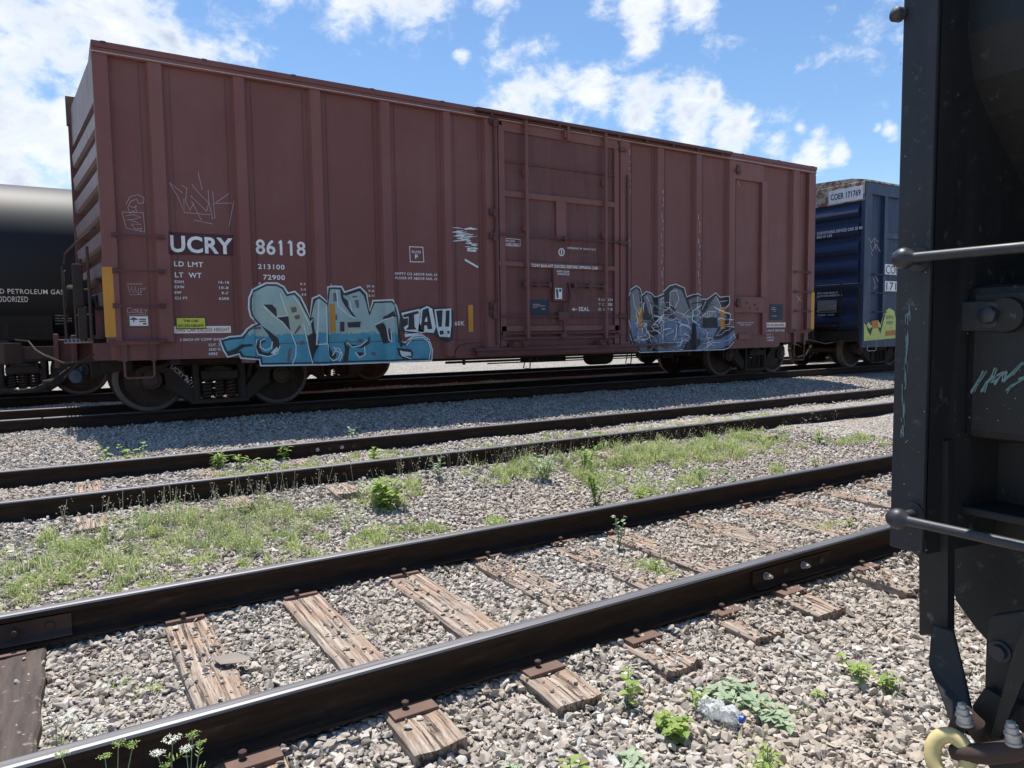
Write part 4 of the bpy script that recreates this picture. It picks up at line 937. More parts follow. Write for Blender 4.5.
blk = [A4([(345, 240), (405, 240), (436, 272), (440, 325), (520, 322), (530, 400), (545, 458), (480, 368), (420, 310)]),
       A4([(330, 388), (385, 425), (450, 480), (462, 540), (432, 592), (372, 606), (312, 592), (294, 540), (306, 498), (338, 478), (366, 500), (345, 505), (322, 532), (334, 572), (380, 580), (415, 552), (408, 500), (375, 445)]),
       A4([(95, 602), (92, 572), (150, 548), (190, 520), (260, 516), (262, 532), (200, 540), (150, 585)]),
       A4([(672, 335), (695, 330), (705, 430), (728, 520), (700, 600), (692, 650), (670, 560), (655, 460), (690, 440)]),
       A4([(790, 236), (800, 240), (796, 400), (800, 520), (830, 580), (842, 600), (825, 630), (800, 590), (786, 500)]),
       A5([(45, 122), (62, 160), (70, 190), (100, 215), (105, 260), (160, 335), (140, 330), (80, 250), (60, 215), (50, 180)]),
       A5([(75, 160), (185, 124), (226, 168), (250, 300), (262, 300), (240, 270), (212, 180), (180, 146), (80, 180)]),
       A5([(60, 645), (80, 560), (70, 490), (88, 520), (110, 540), (100, 640)]),
       A5([(288, 385), (345, 368), (362, 420), (400, 445), (395, 500), (348, 515), (322, 440)]),
       A5([(445, 545), (540, 552), (560, 585), (545, 622), (490, 622), (455, 595)]), A5([(462, 330), (475, 500), (500, 512), (470, 545), (455, 480)]),
       A5([(82, 478), (120, 520), (190, 528), (240, 495), (246, 462), (256, 470), (250, 515), (200, 545), (110, 538)]),
       A5([(0, 570), (20, 590), (10, 625), (-10, 620)]), A5([(166, 575), (205, 575), (215, 600), (185, 610)]), A5([(45, 360), (75, 362), (75, 430), (45, 430)]), A5([(385, 300), (410, 285), (440, 320), (420, 335), (400, 322), (380, 335), (340, 350), (345, 325)])]
S.stroke(m, dil(sil, -1.6), 1.7, .0075, True)
for i, p in enumerate(blk): S.poly(m, p, .009+.0003*(i % 3))
m.mat('graf_mauve')
for p in [A4([(535, 260), (575, 255), (580, 290), (545, 300)]), A4([(560, 320), (600, 310), (600, 340), (570, 345)]), A4([(520, 560), (545, 540), (530, 640), (510, 640)]), A4([(600, 500), (630, 490), (635, 520), (605, 525)]), A4([(835, 160), (860, 155), (862, 215), (838, 220)]), A5([(130, 180), (165, 178), (165, 190), (132, 192)]), A5([(145, 210), (175, 205), (180, 265), (160, 262)]), A5([(5, 310), (25, 310), (25, 350), (8, 350)]), A5([(170, 480), (205, 480), (200, 500), (172, 500)]), A5([(265, 570), (300, 580), (290, 600), (262, 592)]), A5([(365, 410), (385, 405), (385, 470), (368, 470)]), A4([(560, 440), (600, 380), (610, 400), (570, 450)]), A4([(255, 400), (330, 395), (330, 412), (258, 415)])]: S.poly(m, p, .0085)
m.mat('graf_white')
wl = [A4([(462, 160), (482, 220), (516, 318), (440, 327)]), A4([(345, 248), (410, 315), (480, 365), (540, 440), (574, 530), (572, 600), (548, 660)]), A4([(556, 182), (600, 240), (640, 320), (668, 385), (690, 345)]), A4([(628, 378), (645, 470), (668, 570), (692, 655)]), A4([(408, 500), (402, 545), (360, 562), (322, 540), (325, 495), (355, 480)]),
      A4([(300, 482), (288, 540), (310, 590), (378, 606), (440, 585), (462, 530)]), A4([(240, 195), (262, 142), (330, 108), (365, 92)]), A4([(722, 205), (714, 520), (782, 516), (778, 250)]), A4([(788, 520), (800, 600), (835, 635), (870, 620), (885, 580), (850, 560), (830, 600)]), A5([(0, 545), (40, 550), (60, 590), (40, 640)]), A5([(95, 505), (130, 540), (190, 528), (235, 490)]), A5([(215, 535), (222, 590), (180, 612), (150, 575)]),
      A5([(510, 525), (550, 478), (620, 468), (662, 500), (680, 560), (668, 625)]), A5([(20, 140), (30, 250), (110, 320), (155, 335)]), A5([(110, 215), (130, 290)]), A5([(290, 385), (350, 345), (410, 330)]), A5([(360, 405), (375, 490), (395, 500), (390, 430)]), A5([(470, 560), (480, 600), (545, 620)]), A5([(500, 440), (560, 430), (625, 425)])]
for l in wl: S.stroke(m, l, 1.0, .0105)
S.poly(m, A4([(395, 580), (440, 535), (448, 560), (420, 590)]), .011); S.poly(m, A5([(495, 448), (620, 428), (625, 442), (500, 470)]), .011)
S.poly(m, A5([(462, 565), (540, 575), (545, 600), (475, 600)]), .011)
m.mat('scratch_white')
S.stroke(m, A5([(85, 350), (198, 350), (200, 412), (85, 412)]), .45, .011, True); m.mat('graf_black'); S.poly(m, A5([(95, 365), (190, 360), (185, 400), (100, 402)]), .0095)
# TA!! tag
S.poly(m, A5([(462, 292), (590, 262), (655, 243), (695, 262), (800, 262), (826, 290), (822, 490), (790, 506), (745, 480), (700, 452), (620, 440), (530, 444), (470, 425)]), .012)
m.mat('graf_white')
for p in [A5([(472, 300), (600, 270), (610, 300), (600, 370), (640, 440), (500, 425), (490, 400), (520, 380), (520, 335), (490, 340)]), A5([(608, 272), (655, 250), (690, 270), (715, 400), (700, 440), (590, 430)]), A5([(705, 275), (808, 268), (810, 380), (800, 470), (740, 465), (720, 400)])]: S.poly(m, p, .014)
m.mat('graf_black')
for p in [A5([(484, 312), (590, 284), (596, 302), (562, 312), (566, 395), (580, 415), (505, 418), (522, 395), (524, 325), (490, 332)]), A5([(622, 278), (662, 262), (690, 410), (658, 415), (652, 385), (634, 388), (634, 418), (600, 418), (612, 380)]), A5([(716, 284), (762, 280), (756, 396), (734, 398)]), A5([(778, 284), (798, 282), (794, 396), (776, 396)]), A5([(740, 425), (765, 422), (772, 445), (745, 455)]), A5([(784, 425), (796, 425), (796, 445), (784, 445)])]: S.poly(m, p, .016)
m.mat('graf_white'); S.poly(m, A5([(640, 340), (652, 325), (656, 362), (636, 362)]), .018)
m.build('graffiti', None, box)
# ---- second graffiti
sil2 = A8([(85, 220), (108, 150), (165, 112), (190, 130), (205, 180), (235, 152), (272, 165), (292, 190), (340, 168), (398, 112), (440, 100), (500, 126), (516, 190), (575, 168), (608, 185), (622, 206), (660, 206), (720, 162), (750, 192), (795, 186), (798, 225), (776, 290), (805, 312), (796, 372), (770, 395), (840, 402), (855, 470), (780, 553), (190, 573), (135, 500), (108, 400), (88, 300)])
m = MB(); m.mat('graf_white'); S.stroke(m, sil2, 1.7, .004, True); m.mat('graf_black'); S.poly(m, sil2, .006)
m.mat('graf_second')
for p in [[(100, 220), (120, 160), (165, 125), (185, 150), (190, 260), (205, 330), (240, 380), (240, 565), (195, 565), (140, 480), (118, 380)], [(215, 190), (240, 165), (270, 175), (285, 230), (280, 320), (250, 300), (235, 240)], [(300, 200), (340, 185), (360, 220), (345, 290), (370, 330), (430, 340), (440, 270), (400, 240), (395, 160), (430, 120), (480, 140), (505, 200), (540, 290), (560, 350), (545, 480), (460, 560), (300, 565), (260, 500), (320, 420), (300, 340)], [(530, 210), (580, 180), (605, 200), (590, 280), (640, 300), (680, 230), (720, 180), (745, 210), (760, 290), (790, 320), (780, 370), (735, 400), (700, 470), (640, 500), (570, 480), (560, 330)], [(600, 510), (760, 480), (835, 415), (845, 465), (775, 545), (560, 560)]]: S.poly(m, A8(p), .008)
m.mat('graf_white')
for l in [[(140, 165), (150, 250), (185, 310), (205, 250), (195, 170)], [(235, 180), (262, 240), (278, 330), (300, 400)], [(320, 200), (352, 190), (350, 280), (312, 265), (320, 200)], [(402, 150), (395, 240), (435, 262), (462, 205), (445, 140), (402, 150)], [(575, 190), (570, 280), (600, 300)], [(650, 215), (620, 285), (600, 290)], [(720, 180), (755, 250), (740, 300)], [(335, 380), (330, 470), (400, 440), (420, 420), (425, 490)], [(470, 350), (480, 500), (500, 440), (540, 470)], [(230, 365), (240, 500)], [(580, 400), (620, 420), (660, 470), (700, 480)], [(770, 400), (720, 460), (760, 450), (800, 410)], [(840, 440), (780, 500)], [(260, 560), (300, 510), (480, 505)], [(630, 555), (700, 505), (750, 505)], [(750, 220), (790, 215)], [(280, 320), (350, 345), (440, 290), (540, 330)]]: S.stroke(m, A8(l), .55, .0105)
rq = random.Random(17)
from mathutils.geometry import intersect_point_tri_2d
for k_ in range(110):
    mt_ = rq.choice(['graf_white', 'graf_white', 'graf_black', 'graf_black', 'graf_mauve', 'graf_mauve', 'scratch_white', 'teal_scrawl']); m.mat(mt_)
    x, y = rq.uniform(130, 740), rq.uniform(230, 540); a_ = rq.uniform(0, 6.28); pts_ = []
    for s_ in range(5): pts_.append((x, y)); a_ += rq.uniform(-.9, .9); x += math.cos(a_)*26; y += math.sin(a_)*30; y = min(max(y, 225), 560)
    S.stroke(m, A8(pts_), rq.uniform(.45, 1.5), .0112+rq.random()*.002, taper=True)
m.mat('graf_navy'); S.poly(m, A8([(628, 335), (732, 335), (732, 404), (628, 404)]), .014)
m.mat('graf_white')
S.stroke(m, A8([(660, 290), (720, 288)]), .6, .014)
for x in (662, 676, 692, 706, 718): S.stroke(m, A8([(x, 290), (x, 326)]), .55, .015)
m.build('graffiti', None, box)

# ------------------------------------------------------------------ tank car on the next track
TY = TK_Y+.753; TR = 1.47; TZ = 2.70
tank = empty('tank_car', (-2, TY, BX_Z), 'black tank car lettered LIQUEFIED PETROLEUM GAS behind the red boxcar', 'tank car')
m = MB(); prof = [(-14.2, 0)]+[(-14.2+.75*(1-math.cos(a)), TR*math.sin(a)) for a in np.linspace(.2, math.pi/2, 7)]+[(1.25+.75*math.sin(a), TR*math.cos(a)) for a in np.linspace(0, math.pi/2-.1, 7)]+[(2.0, 0)]
m.lathe(prof, (0, TY, TZ), (1, 0, 0), 96); m.build('tank_shell', 'tank_black', tank)
m = MB(); m.lathe([(0, .45), (.25, .45), (.27, .5), (.33, .5), (.34, 0)], (-3.6, TY, TZ+TR-.05), (0, 0, 1), 32); m.build('valve_dome', 'tank_black', tank)
m = MB(); m.box(-14.6, 2.4, TY-.3, TY+.3, 1.0, 1.3)
for x in (-12.4, -.7): m.box(x-.5, x+.5, TY-1.1, TY+1.1, 1.28, 1.75)
m.box(.6, 2.4, TY-1.45, TY+1.45, 1.15, 1.22); m.box(-14.6, -12.4, TY-1.45, TY+1.45, 1.15, 1.22); m.build('sill', 'under_black', tank, .01)
m = MB(); m.tube([(-14, TY-1.35, 1.33), (.6, TY-1.35, 1.33)], .02, 8); m.tube([(-14, TY-1.3, 1.16), (.6, TY-1.3, 1.16)], .02, 8)
for x in (-6, -3, -1.8, -.9, .5): m.box(x, x+.05, TY-1.34, TY-1.28, 1.16, 1.6)
m.build('side_rail', 'under_black', tank)
def tanktext(m, txt, xl, yb, xr, hpx):
    Yg = TY-TR*.93; a = onY(xl, yb, Yg); b = onY(xr, yb, Yg); h = hpx*(onY(xl, yb, Yg).z-onY(xl, yb+10, Yg).z)/10; vs, fs = text_mesh(txt, .005, 1.08)
    P = []
    for u, v in vs: z = a.z+h*v; P.append((a.x+(b.x-a.x)*u, TY-math.sqrt(max(TR*TR-(z-TZ)**2, 0))-.006, z))
    m.add(P, fs)
m = MB(); tanktext(m, 'LIQUEFIED PETROLEUM GAS', -32, 294, 63.5, 5.8); tanktext(m, 'NON-ODORIZED', -19, 301.5, 28, 5.6)
for q in [('TANK DOT', 55, 315.6, 68, 1.0), ('TEST PRESSURE', 55, 318.6, 72, 1.0), ('SAFETY VALVE', 55, 321, 72, 1.0), ('NEXT TEST', 55, 324, 68, 1.0)]: tanktext(m, *q)
m.build('lettering', 'white_paint', tank)
make_truck(-.7, TY, BX_Z, tank); make_truck(-12.4, TY, BX_Z, tank)
coupler(tank, 2.3, 1, TY, 1.1)
tank2 = copy_tree(tank); tank2.location.x += 17.44; tank2['label'] = 'second black tank car, only its wheels seen beneath the red boxcar'
tank['group'] = tank2['group'] = 'tank cars on the track behind the red boxcar'

# ------------------------------------------------------------------ blue boxcar
XB = 17.14; blue = empty('boxcar', (24.5, YB+1.53, BX_Z), 'dark blue boxcar with rusty white end header behind the red boxcar', 'boxcar')
EY = lambda px, py: (lambda p: (p.y, p.z))(onX(px, py, XB))
m = MB(); m.box(XB+.06, XB+15.4, YB+.09, YF-.05, 1.0, 4.98); m.build('body', 'blue_paint', blue)
m = MB(); m.prism([(YB-.02, 5.0), (YB+.4, 5.09), (YB+1.53, 5.15), (YF-.4, 5.09), (YF+.02, 5.0), (YF+.02, 4.96), (YB-.02, 4.96)], XB, XB+15.46, 'X'); m.build('roof', 'peeled_header', blue)
m = MB(); m.box(XB-.01, XB+.06, YB+.02, YF-.0, 4.50, 4.97); m.build('end_header', 'peeled_header', blue, .01)
for k in range(7):
    z = 4.28-k*.46
    m = MB(); m.prism([(XB+.06, z+.17), (XB-.03, z+.03), (XB-.05, z-.06), (XB-.04, z-.12), (XB+.06, z-.20)], YB+.16, YF-.12, 'Y'); m.build('end_rib', 'blue_paint', blue, .01)
m = MB()
for a, b in ((0, .30), (.86, 1.0), (2.1, 2.25), (3.3, 3.45), (4.5, 4.65), (5.7, 5.85)): m.box(XB+a, XB+b, YB, YB+.10, .88 if a < .1 else 1.0, 4.95)
m.box(XB, XB+15.4, YB-.005, YB+.1, 4.66, 4.95); m.box(XB+1.0, XB+2.1, YB+.03, YB+.09, 3.6, 3.75); m.build('side_post', 'blue_light', blue, .006)
m = MB(); m.box(XB+.02, XB+15.4, YB+.02, YB+.088, .80, 1.12); m.build('side_sill', 'blue_light', blue)
SB = Side(YB, [(XB-1, XB+20, YB)], blue); 
m = MB(); vs, fs = text_mesh('COER 171769', .02); (ya, za), (yb_, zb) = EY(831, 200), EY(861, 196.5)
za = zb = (za+zb)/2-.02
mm = MB(); mm.box(XB-.016, XB-.01, yb_-.06, ya+.06, za-.07, za+.27); mm.build('number_plate', 'white_paint', blue)
m.add([(XB-.02, ya+(yb_-ya)*u, za+.02+.16*v) for u, v in vs], fs); m.build('lettering', 'navy_sign', blue)
def btext(txt, pxl, pyl, pxr, h, X=XB-.052, mat='white_paint'):
    vs, fs = text_mesh(txt, .02, 1.15); a = onX(pxl, pyl, X); b = onX(pxr, pyl, X); m = MB(); m.add([(X, a.y+(b.y-a.y)*u, a.z+h*v) for u, v in vs], fs); m.build('lettering', mat, blue)
btext('CUSHIONING DEVICE CAR 20 IN', 817, 235.2, 862, .075); btext('END OF CAR', 817, 238.8, 832, .07); btext('APPLY HAND BRAKE AT', 817, 294.5, 838, .05); btext('PLATFORM OPERATING', 817, 297.3, 842, .05); btext('KEEP OFF', 818, 316, 834, .04)
m = MB(); (ya, za), (yb_, zb) = EY(819, 313), EY(838, 300); m.box(XB-.075, XB-.055, yb_, ya, za, zb); m.build('placard_board', 'grey_plate', blue)
m = MB()
(ya, za), (yb_, zb) = EY(816, 327), EY(841, 324); m.box(XB-.35, XB-.06, yb_, ya+.3, za, zb)
for px in (843, 861):
    p = EY(px, 330); m.tube([(XB-.14, p[0], 1.25), (XB-.14, p[0], 2.45)], .02, 8)
for z in (1.3, 1.75, 2.1, 2.42): a = EY(820, 300)[0]; b = EY(863, 300)[0]; m.tube([(XB-.14, a, z), (XB-.14, b, z)], .014, 8)
m.build('end_platform', 'under_black', blue)
m = MB(); m.box(XB-.02, XB+.4, YB+.1, YF-.1, .95, 1.22); m.box(XB-.8, XB+.5, YB+1.28, YB+1.78, .9, 1.25); m.build('draft_sill', 'under_black', blue); coupler(blue, XB-.6, -1, YB+1.53, 1.05)
m = MB(); m.tube([(XB-.02, YB+.3, 1.0), (XB-.5, YB+.7, .9), (XB-.8, YB+1.2, 1.05)], .014, 8); m.tube([(XB-.5, YB+1.1, .85), (XB-.75, YB+1.1, .6), (XB-1.1, YB+1.1, .55), (XB-1.4, YB+1.1, .8)], .028, 8); m.build('air_hose', 'under_black', blue)
# side number panels and ladder, yellow graffiti
def bbox(xa, ya, xb, yb_, dep, name, mat): a = onY(xa, ya, YB); b = onY(xb, yb_, YB); m = MB(); m.box(a.x, b.x, YB-dep, YB-.001, b.z, a.z); m.build(name, mat, blue)
bbox(885, 264, 897.5, 275, .004, 'number_patch', 'white_paint'); bbox(885, 281, 897.5, 291.5, .004, 'number_patch', 'white_paint')
m = MB(); SB.text(m, 'COER', 885.6, 273.6, 902, 8.4, .006, .0); SB.text(m, '171769', 886, 290, 910, 7.8, .006, .0); m.build('number_lettering', 'black_sign', blue)
for y in (274.5, 293, 312): 
    a = onY(872, y, YB); b = onY(884, y, YB); m = MB(); m.tube([(a.x, YB, a.z), (a.x, YB-.07, a.z), (b.x, YB-.07, a.z), (b.x, YB, a.z)], .014, 8); m.build('ladder_rung', 'blue_paint', blue)
stirrup(867.5, 876, 340, 351, 'grey_plate', YB+.03, blue)
gp = [(863.6, 323), (866, 326), (868, 322), (873, 327), (878, 320), (880, 325), (884, 312), (889, 308), (894, 311), (896, 322), (896.5, 338), (863.6, 341)]
m = MB(); m.mat('graf_lime'); SB.poly(m, gp, .004); m.mat('orange_text'); SB.poly(m, [(871, 321), (878, 320), (878, 328), (872, 329)], .007); SB.poly(m, [(885, 331), (895, 330), (895, 335), (885, 336)], .007)
m.mat('graf_black'); SB.poly(m, [(877, 326), (880, 328), (883, 316), (886, 310), (883, 322), (880, 334)], .006); SB.poly(m, [(866, 325), (869, 329), (873, 326), (870, 336), (867, 330)], .006)
m.mat('blue_light'); SB.text(m, 'EPS', 886, 319, 893, 3.4, .007, .01); SB.text(m, 'NEW', 886, 324.5, 892.6, 3.4, .007, .01); m.build('graffiti', None, blue)
m = MB()
for l in [[(868, 238), (871, 243), (874, 238), (878, 242)], [(870, 245), (872, 251), (876, 244), (880, 252)], [(874, 240), (876, 250)], [(871, 252), (872, 256)], [(873, 278), (875, 284), (874, 290), (877, 286)], [(875, 276), (878, 282)], [(868, 330), (866, 325), (871, 322)]]: SB.stroke(m, l, .45, .004)
m.build('chalk_tag', 'scratch_white', blue)
make_truck(XB+1.55, (BX_Y+BX_F)/2, BX_Z, blue); make_truck(XB+13.8, (BX_Y+BX_F)/2, BX_Z, blue)

# ------------------------------------------------------------------ black freight car beside the camera
XE = 1.33; P3 = lambda px, py, dx=0.: (lambda p: (p.y, p.z))(onX(px, py, XE+dx))
bk = empty('hopper_car', (6, -.75, 0), 'black freight car end with grab irons, very close at the right edge', 'freight car')
def bp(name, pts, dx0, dx1, mat='black_car', bev=.004, par=None):
    m = MB(); m.prism([P3(x, y, dx0) for x, y in pts], XE+dx0, XE+dx1, 'X'); return m.build(name, mat, par or bk, bev)
Y0 = P3(893, 400)[0]
m = MB(); m.box(XE+.42, XE+12, -2.25, Y0-.002, 1.12, 3.6); m.build('body', 'black_car', bk)
m = MB(); m.prism([(XE+.42, 1.12), (XE+1.2, .55), (XE+10.8, .55), (XE+12, 1.12)], -1.6, .1, 'Y'); m.build('hopper_chute', 'black_car', bk)
# corner post: angle with a front flange and a side leg
yb_ = P3(893, 552)[1]; zz = 3.7
m = MB(); m.box(XE, XE+.012, Y0-.062, Y0, P3(900, 549)[1], zz); m.box(XE+.012, XE+.16, Y0-.012, Y0, P3(900, 549)[1], zz); m.build('corner_post', 'black_car_grey', bk, .003)
m = MB(); m.prism([(XE+.013, Y0-.062), (XE+.02, Y0-.058), (XE+.30, Y0-.10), (XE+.30, Y0-.115)], P3(940, 560)[1], zz, 'Z'); m.build('post_web', 'black_car', bk)
# end sheet (leaning slope sheet above, upright below)
zl = P3(980, 285, .1)[1]; 
m = MB(); m.prism([(XE+.36, zl+.02), (XE+.33, zl+.08), (XE+.27, zl+.16), (XE+.20, zl+.24), (XE+.14, zl+.31), (XE+.10, zl+.37), (XE+.08, zl+.45), (XE+.07, zz), (XE+.43, zz), (XE+.43, zl+.02)], -2.2, Y0-.050, 'Y'); m.build('slope_sheet', 'black_car', bk)
m = MB(); z1 = P3(980, 440, .1)[1]; m.box(XE+.10, XE+.30, -2.2, Y0-.075, z1, zl); eb = m.build('end_beam', 'black_car', bk, .018)
m = MB(); m.box(XE+.25, XE+.28, -2.2, Y0-.02, P3(980, 620, .2)[1], z1); m.box(XE+.1, XE+.29, Y0-.24, Y0-.06, z1-.145, z1-.13); m.build('end_sheet', 'black_car', bk, .004)
# strap plate with bolts on the beam
a = P3(926, 303, .08); b = P3(1008, 331, .08); m = MB(); m.box(XE+.088, XE+.0995, b[0], a[0], b[1], a[1]); sp = m.build('strap_plate', 'black_car_grey', bk, .003)
c = P3(1003, 315, .08); m = MB(); m.lathe([(0, .032), (.014, .030), (.016, .0)], (XE+.0985, c[0], c[1]), (-1, 0, 0), 24); m.build('boss', 'black_car', bk)
for px, r in ((988, .016), (943, .013)):
    c = P3(px, 315, .08); m = MB(); m.lathe([(0, r*1.45), (.004, r*1.45), (.0045, r)], (XE+.088, c[0], c[1]), (-1, 0, 0), 24); m.lathe([(.003, r), (.016, r), (.018, r*.8), (.019, 0)], (XE+.088, c[0], c[1]), (-1, 0, 0), 6); m.build('bolt', 'black_bar', bk)
# grab irons
def grab(x0, y0, x1, y1, off=.055):
    a = P3(x0, y0, -off); b0 = P3(x1, y1, -off); t = 4.0; b = (a[0]-.52, a[1]); X = XE-off; m = MB()
    m.tube([(X, a[0], a[1]), (X, b[0], b[1])], .0088, 14)
    m.lathe([(-.020, 0), (-.019, .006), (-.014, .013), (-.004, .0185), (.004, .0195), (.012, .0165), (.019, .010), (.022, .0088)], (X, a[0]+.0, a[1]), (0, -1, 0), 24)
    m.tube([(X, a[0], a[1]), (XE-.001, a[0], a[1])], .010, 12); m.lathe([(0, .022), (.006, .022), (.0062, .010)], (XE, a[0], a[1]), (-1, 0, 0), 20); m.tube([(X, b[0], b[1]), (XE+.1, b[0], b[1])], .010, 12)
    m.build('grab_iron', 'black_bar', bk)
grab(903, 258.5, 1024, 250); grab(897, 518.5, 1024, 545)
c = P3(903, 14); m = MB(); m.lathe([(0, .013), (.014, .013), (.02, .006), (.021, 0)], (XE, c[0]+.004, c[1]), (-1, .3, 0), 16); c = P3(889, 492, .05); m.lathe([(0, .009), (.03, .009), (.031, 0)], (XE+.05, Y0+.001, c[1]), (0, 1, 0), 12); m.build('bolt', 'black_bar', bk)
# hanging side flange and hopper slope piece
bp('skirt_plate', [(918, 440), (948, 440), (948, 634), (919, 636)], .05, .075)
bp('gusset', [(948, 440), (1100, 440), (1100, 700), (1000, 655), (975, 628), (955, 600), (948, 560)], .20, .225)
bp('bracket', [(986, 625), (990, 616), (1100, 600), (1100, 760), (1024, 745), (1000, 706), (984, 690)], .02, .045)
c = P3(1001, 651, .02); m = MB(); m.lathe([(0, .018), (.006, .018), (.0062, .013), (.016, .012), (.0165, 0)], (XE+.02, c[0], c[1]), (-1, 0, 0), 18); m.build('bolt', 'black_bar', bk)
# twisted lever strap
a = P3(940, 628, .02); b = P3(945, 672, .0); c = P3(962, 735, -.04)
m = MB(); pts = [((XE+.03, a[0], a[1]), (0, -.020, 0)), ((XE+.01, b[0]+.002, b[1]), (.004, -.030, 0)), ((XE-.01, (b[0]+c[0])/2, (b[1]+c[1])/2), (.006, -.024, -.004)), ((XE-.03, c[0], c[1]), (.006, -.018, -.004))]
vs = []
for p, w in pts:
    p = Vector(p); w = Vector(w)
    for sg in (-1, 1):
        for th in (-1, 1): vs.append(p+w*sg+Vector((.004*th, 0, 0)))
fs = []
for i in range(3):
    o = i*4; fs += [(o, o+4, o+6, o+2), (o+1, o+3, o+7, o+5), (o, o+1, o+5, o+4), (o+2, o+6, o+7, o+3)]
fs += [(0, 2, 3, 1), (12, 13, 15, 14)]; m.add(vs, fs); m.build('release_lever', 'black_car', bk, .004)
# sloping plate, shackle, bolts, yellow ring
bp('slant_bar', [(1016, 640), (1030, 620), (1040, 640), (1000, 740), (990, 738)], -.03, -.022, 'black_car', .002)
bp('lug_plate', [(972, 706), (984, 688), (1005, 700), (1060, 720), (1060, 775), (990, 770), (978, 745)], -.005, .012, 'black_car', .002)
q = lambda x, y, dx=-.05: (lambda p: Vector((XE+dx, p.y, p.z)))(onX(x, y, XE+dx))
m = MB(); m.tube([q(950, 738, -.03), q(961, 722, -.04), q(968, 716, -.045), q(975, 724, -.04), q(978, 735, -.03), q(985, 745, -.02)], [.010, .015, .017, .016, .012, .010], 14)
m.tube([q(953, 752, -.07), q(966, 753, -.07), q(985, 754, -.06), q(1010, 751, -.05), q(1035, 742, -.04), q(1060, 735, -.03)], [.0125, .015, .0165, .017, .017, .017], 14); m.build('shackle', 'rust_dark', bk)
for px, py in ((964, 716), (1013, 735)):
    c = q(px, py, -.06); m = MB(); ax = (-.15, .12, 1); A = Vector(ax).normalized(); c2 = c-A*.014
    m.lathe([(k_*.72, r_*.78) for k_, r_ in [(0, .0175), (.006, .0175), (.0062, .015), (.020, .015), (.021, .0165), (.026, .0165), (.0265, .0125), (.040, .0125), (.0405, .009), (.05, .0085), (.052, 0)]], c2, ax, 6 if False else 18); m.build('nut_bolt', 'bolt_steel', bk)
cc = q(950, 757, -.08); ax = Vector((.80, .35, -.25)).normalized(); u = Vector((0, 0, 1)); u = (u-ax*u.dot(ax)).normalized(); w = ax.cross(u)
m = MB(); m.tube([cc+(u*math.cos(t)*1.35+w*math.sin(t))*.026 for t in [k*math.pi/18 for k in range(36)]], .0132, 16, closed=True); m.build('chain_link', 'ring_yellow', bk)
# teal scrawls
m = MB(); 
rr = random.Random(9)
def scr(pts, w, dx, par=bk):
    for (x, y) in pts:
        c = P3(x, y, dx); 
        for _ in range(7):
            dy, dz = rr.uniform(-w, w), rr.uniform(-w, w); L = rr.uniform(.3, 1)*w*1.4; th = w*.28
            m.add([(XE+dx-.0012-rr.random()*.0006, c[0]+dy+a_, c[1]+dz+b_) for a_, b_ in ((-th, -L*.6), (th*.6, -L*.5), (th, L*.7), (-th*.4, L*.5))], [(0, 1, 2, 3)])
for q_ in range(60):
    f_q = rr.random(); y_ = 308+f_q*130; x_ = 909-7*f_q+rr.gauss(0, 1.3); c = P3(x_, y_, 0); L_ = rr.uniform(.002, .012); w_ = rr.uniform(.0004, .0016)*(1-.4*f_q)
    m.add([(XE-.001-rr.random()*.0006, c[0]+p_, c[1]+z_) for p_, z_ in ((-w_, -L_), (w_*.6, -L_*.9), (w_, L_), (-w_*.5, L_*.8))], [(0, 1, 2, 3)])
m.build('scrape_mark', 'teal_scrawl', bk)
m = MB()
for st_, w_ in (([(972, 392), (978, 382), (985, 371)], .0045), ([(983, 392), (988, 383), (993, 376), (996, 368)], .004), ([(994, 384), (1000, 376), (1006, 372), (1004, 382), (1012, 374), (1022, 362)], .0045), ([(1006, 392), (1012, 386), (1020, 380), (1040, 372)], .004)):
    for q_ in range(7):
        oy = rr.uniform(-w_, w_)*.8; P_ = [P3(x+rr.uniform(-1, 1), y+rr.uniform(-1.5, 1.5), .0985) for x, y in st_]
        for (a_, b_) in list(zip(P_[:-1], P_[1:])):
            if rr.random() < .25: continue
            d_ = Vector((b_[0]-a_[0], b_[1]-a_[1])); n_ = Vector((-d_.y, d_.x)).normalized()*w_*rr.uniform(.12, .4); X_ = XE+.0985-.0012-rr.random()*.0008
            m.add([(X_, a_[0]+oy+n_.x, a_[1]+n_.y), (X_, a_[0]+oy-n_.x, a_[1]-n_.y), (X_, b_[0]+oy-n_.x*.6, b_[1]-n_.y*.6), (X_, b_[0]+oy+n_.x*.6, b_[1]+n_.y*.6)], [(0, 1, 2, 3)])
m.build('paint_scrawl', 'teal_scrawl', bk)
# welds, chips
m = MB()
for _ in range(130):
    x, y = rr.uniform(900, 1024), rr.uniform(20, 620); dx = 0 if x < 928 else (.0985 if 296 < y < 430 else None)
    if dx is None: continue
    c = P3(x, y, dx); s_ = rr.uniform(.0004, .0012); m.add([(XE+dx-.0009, c[0]+a_*s_, c[1]+b_*s_) for a_, b_ in ((-1, -1), (1, -.7), (.8, 1), (-.7, .8))], [(0, 1, 2, 3)])
m.build('paint_chip', 'white_worn', bk)
make_truck(3.4, -.75, 0, bk)
for Y_, nm in ((-.02, 'rail under the black freight car, on its track side'), (-1.5, 'far side rail under the black freight car')):
    make_rail(Y_, 0, 1.6, 16, nm, 'rails under the black freight car')
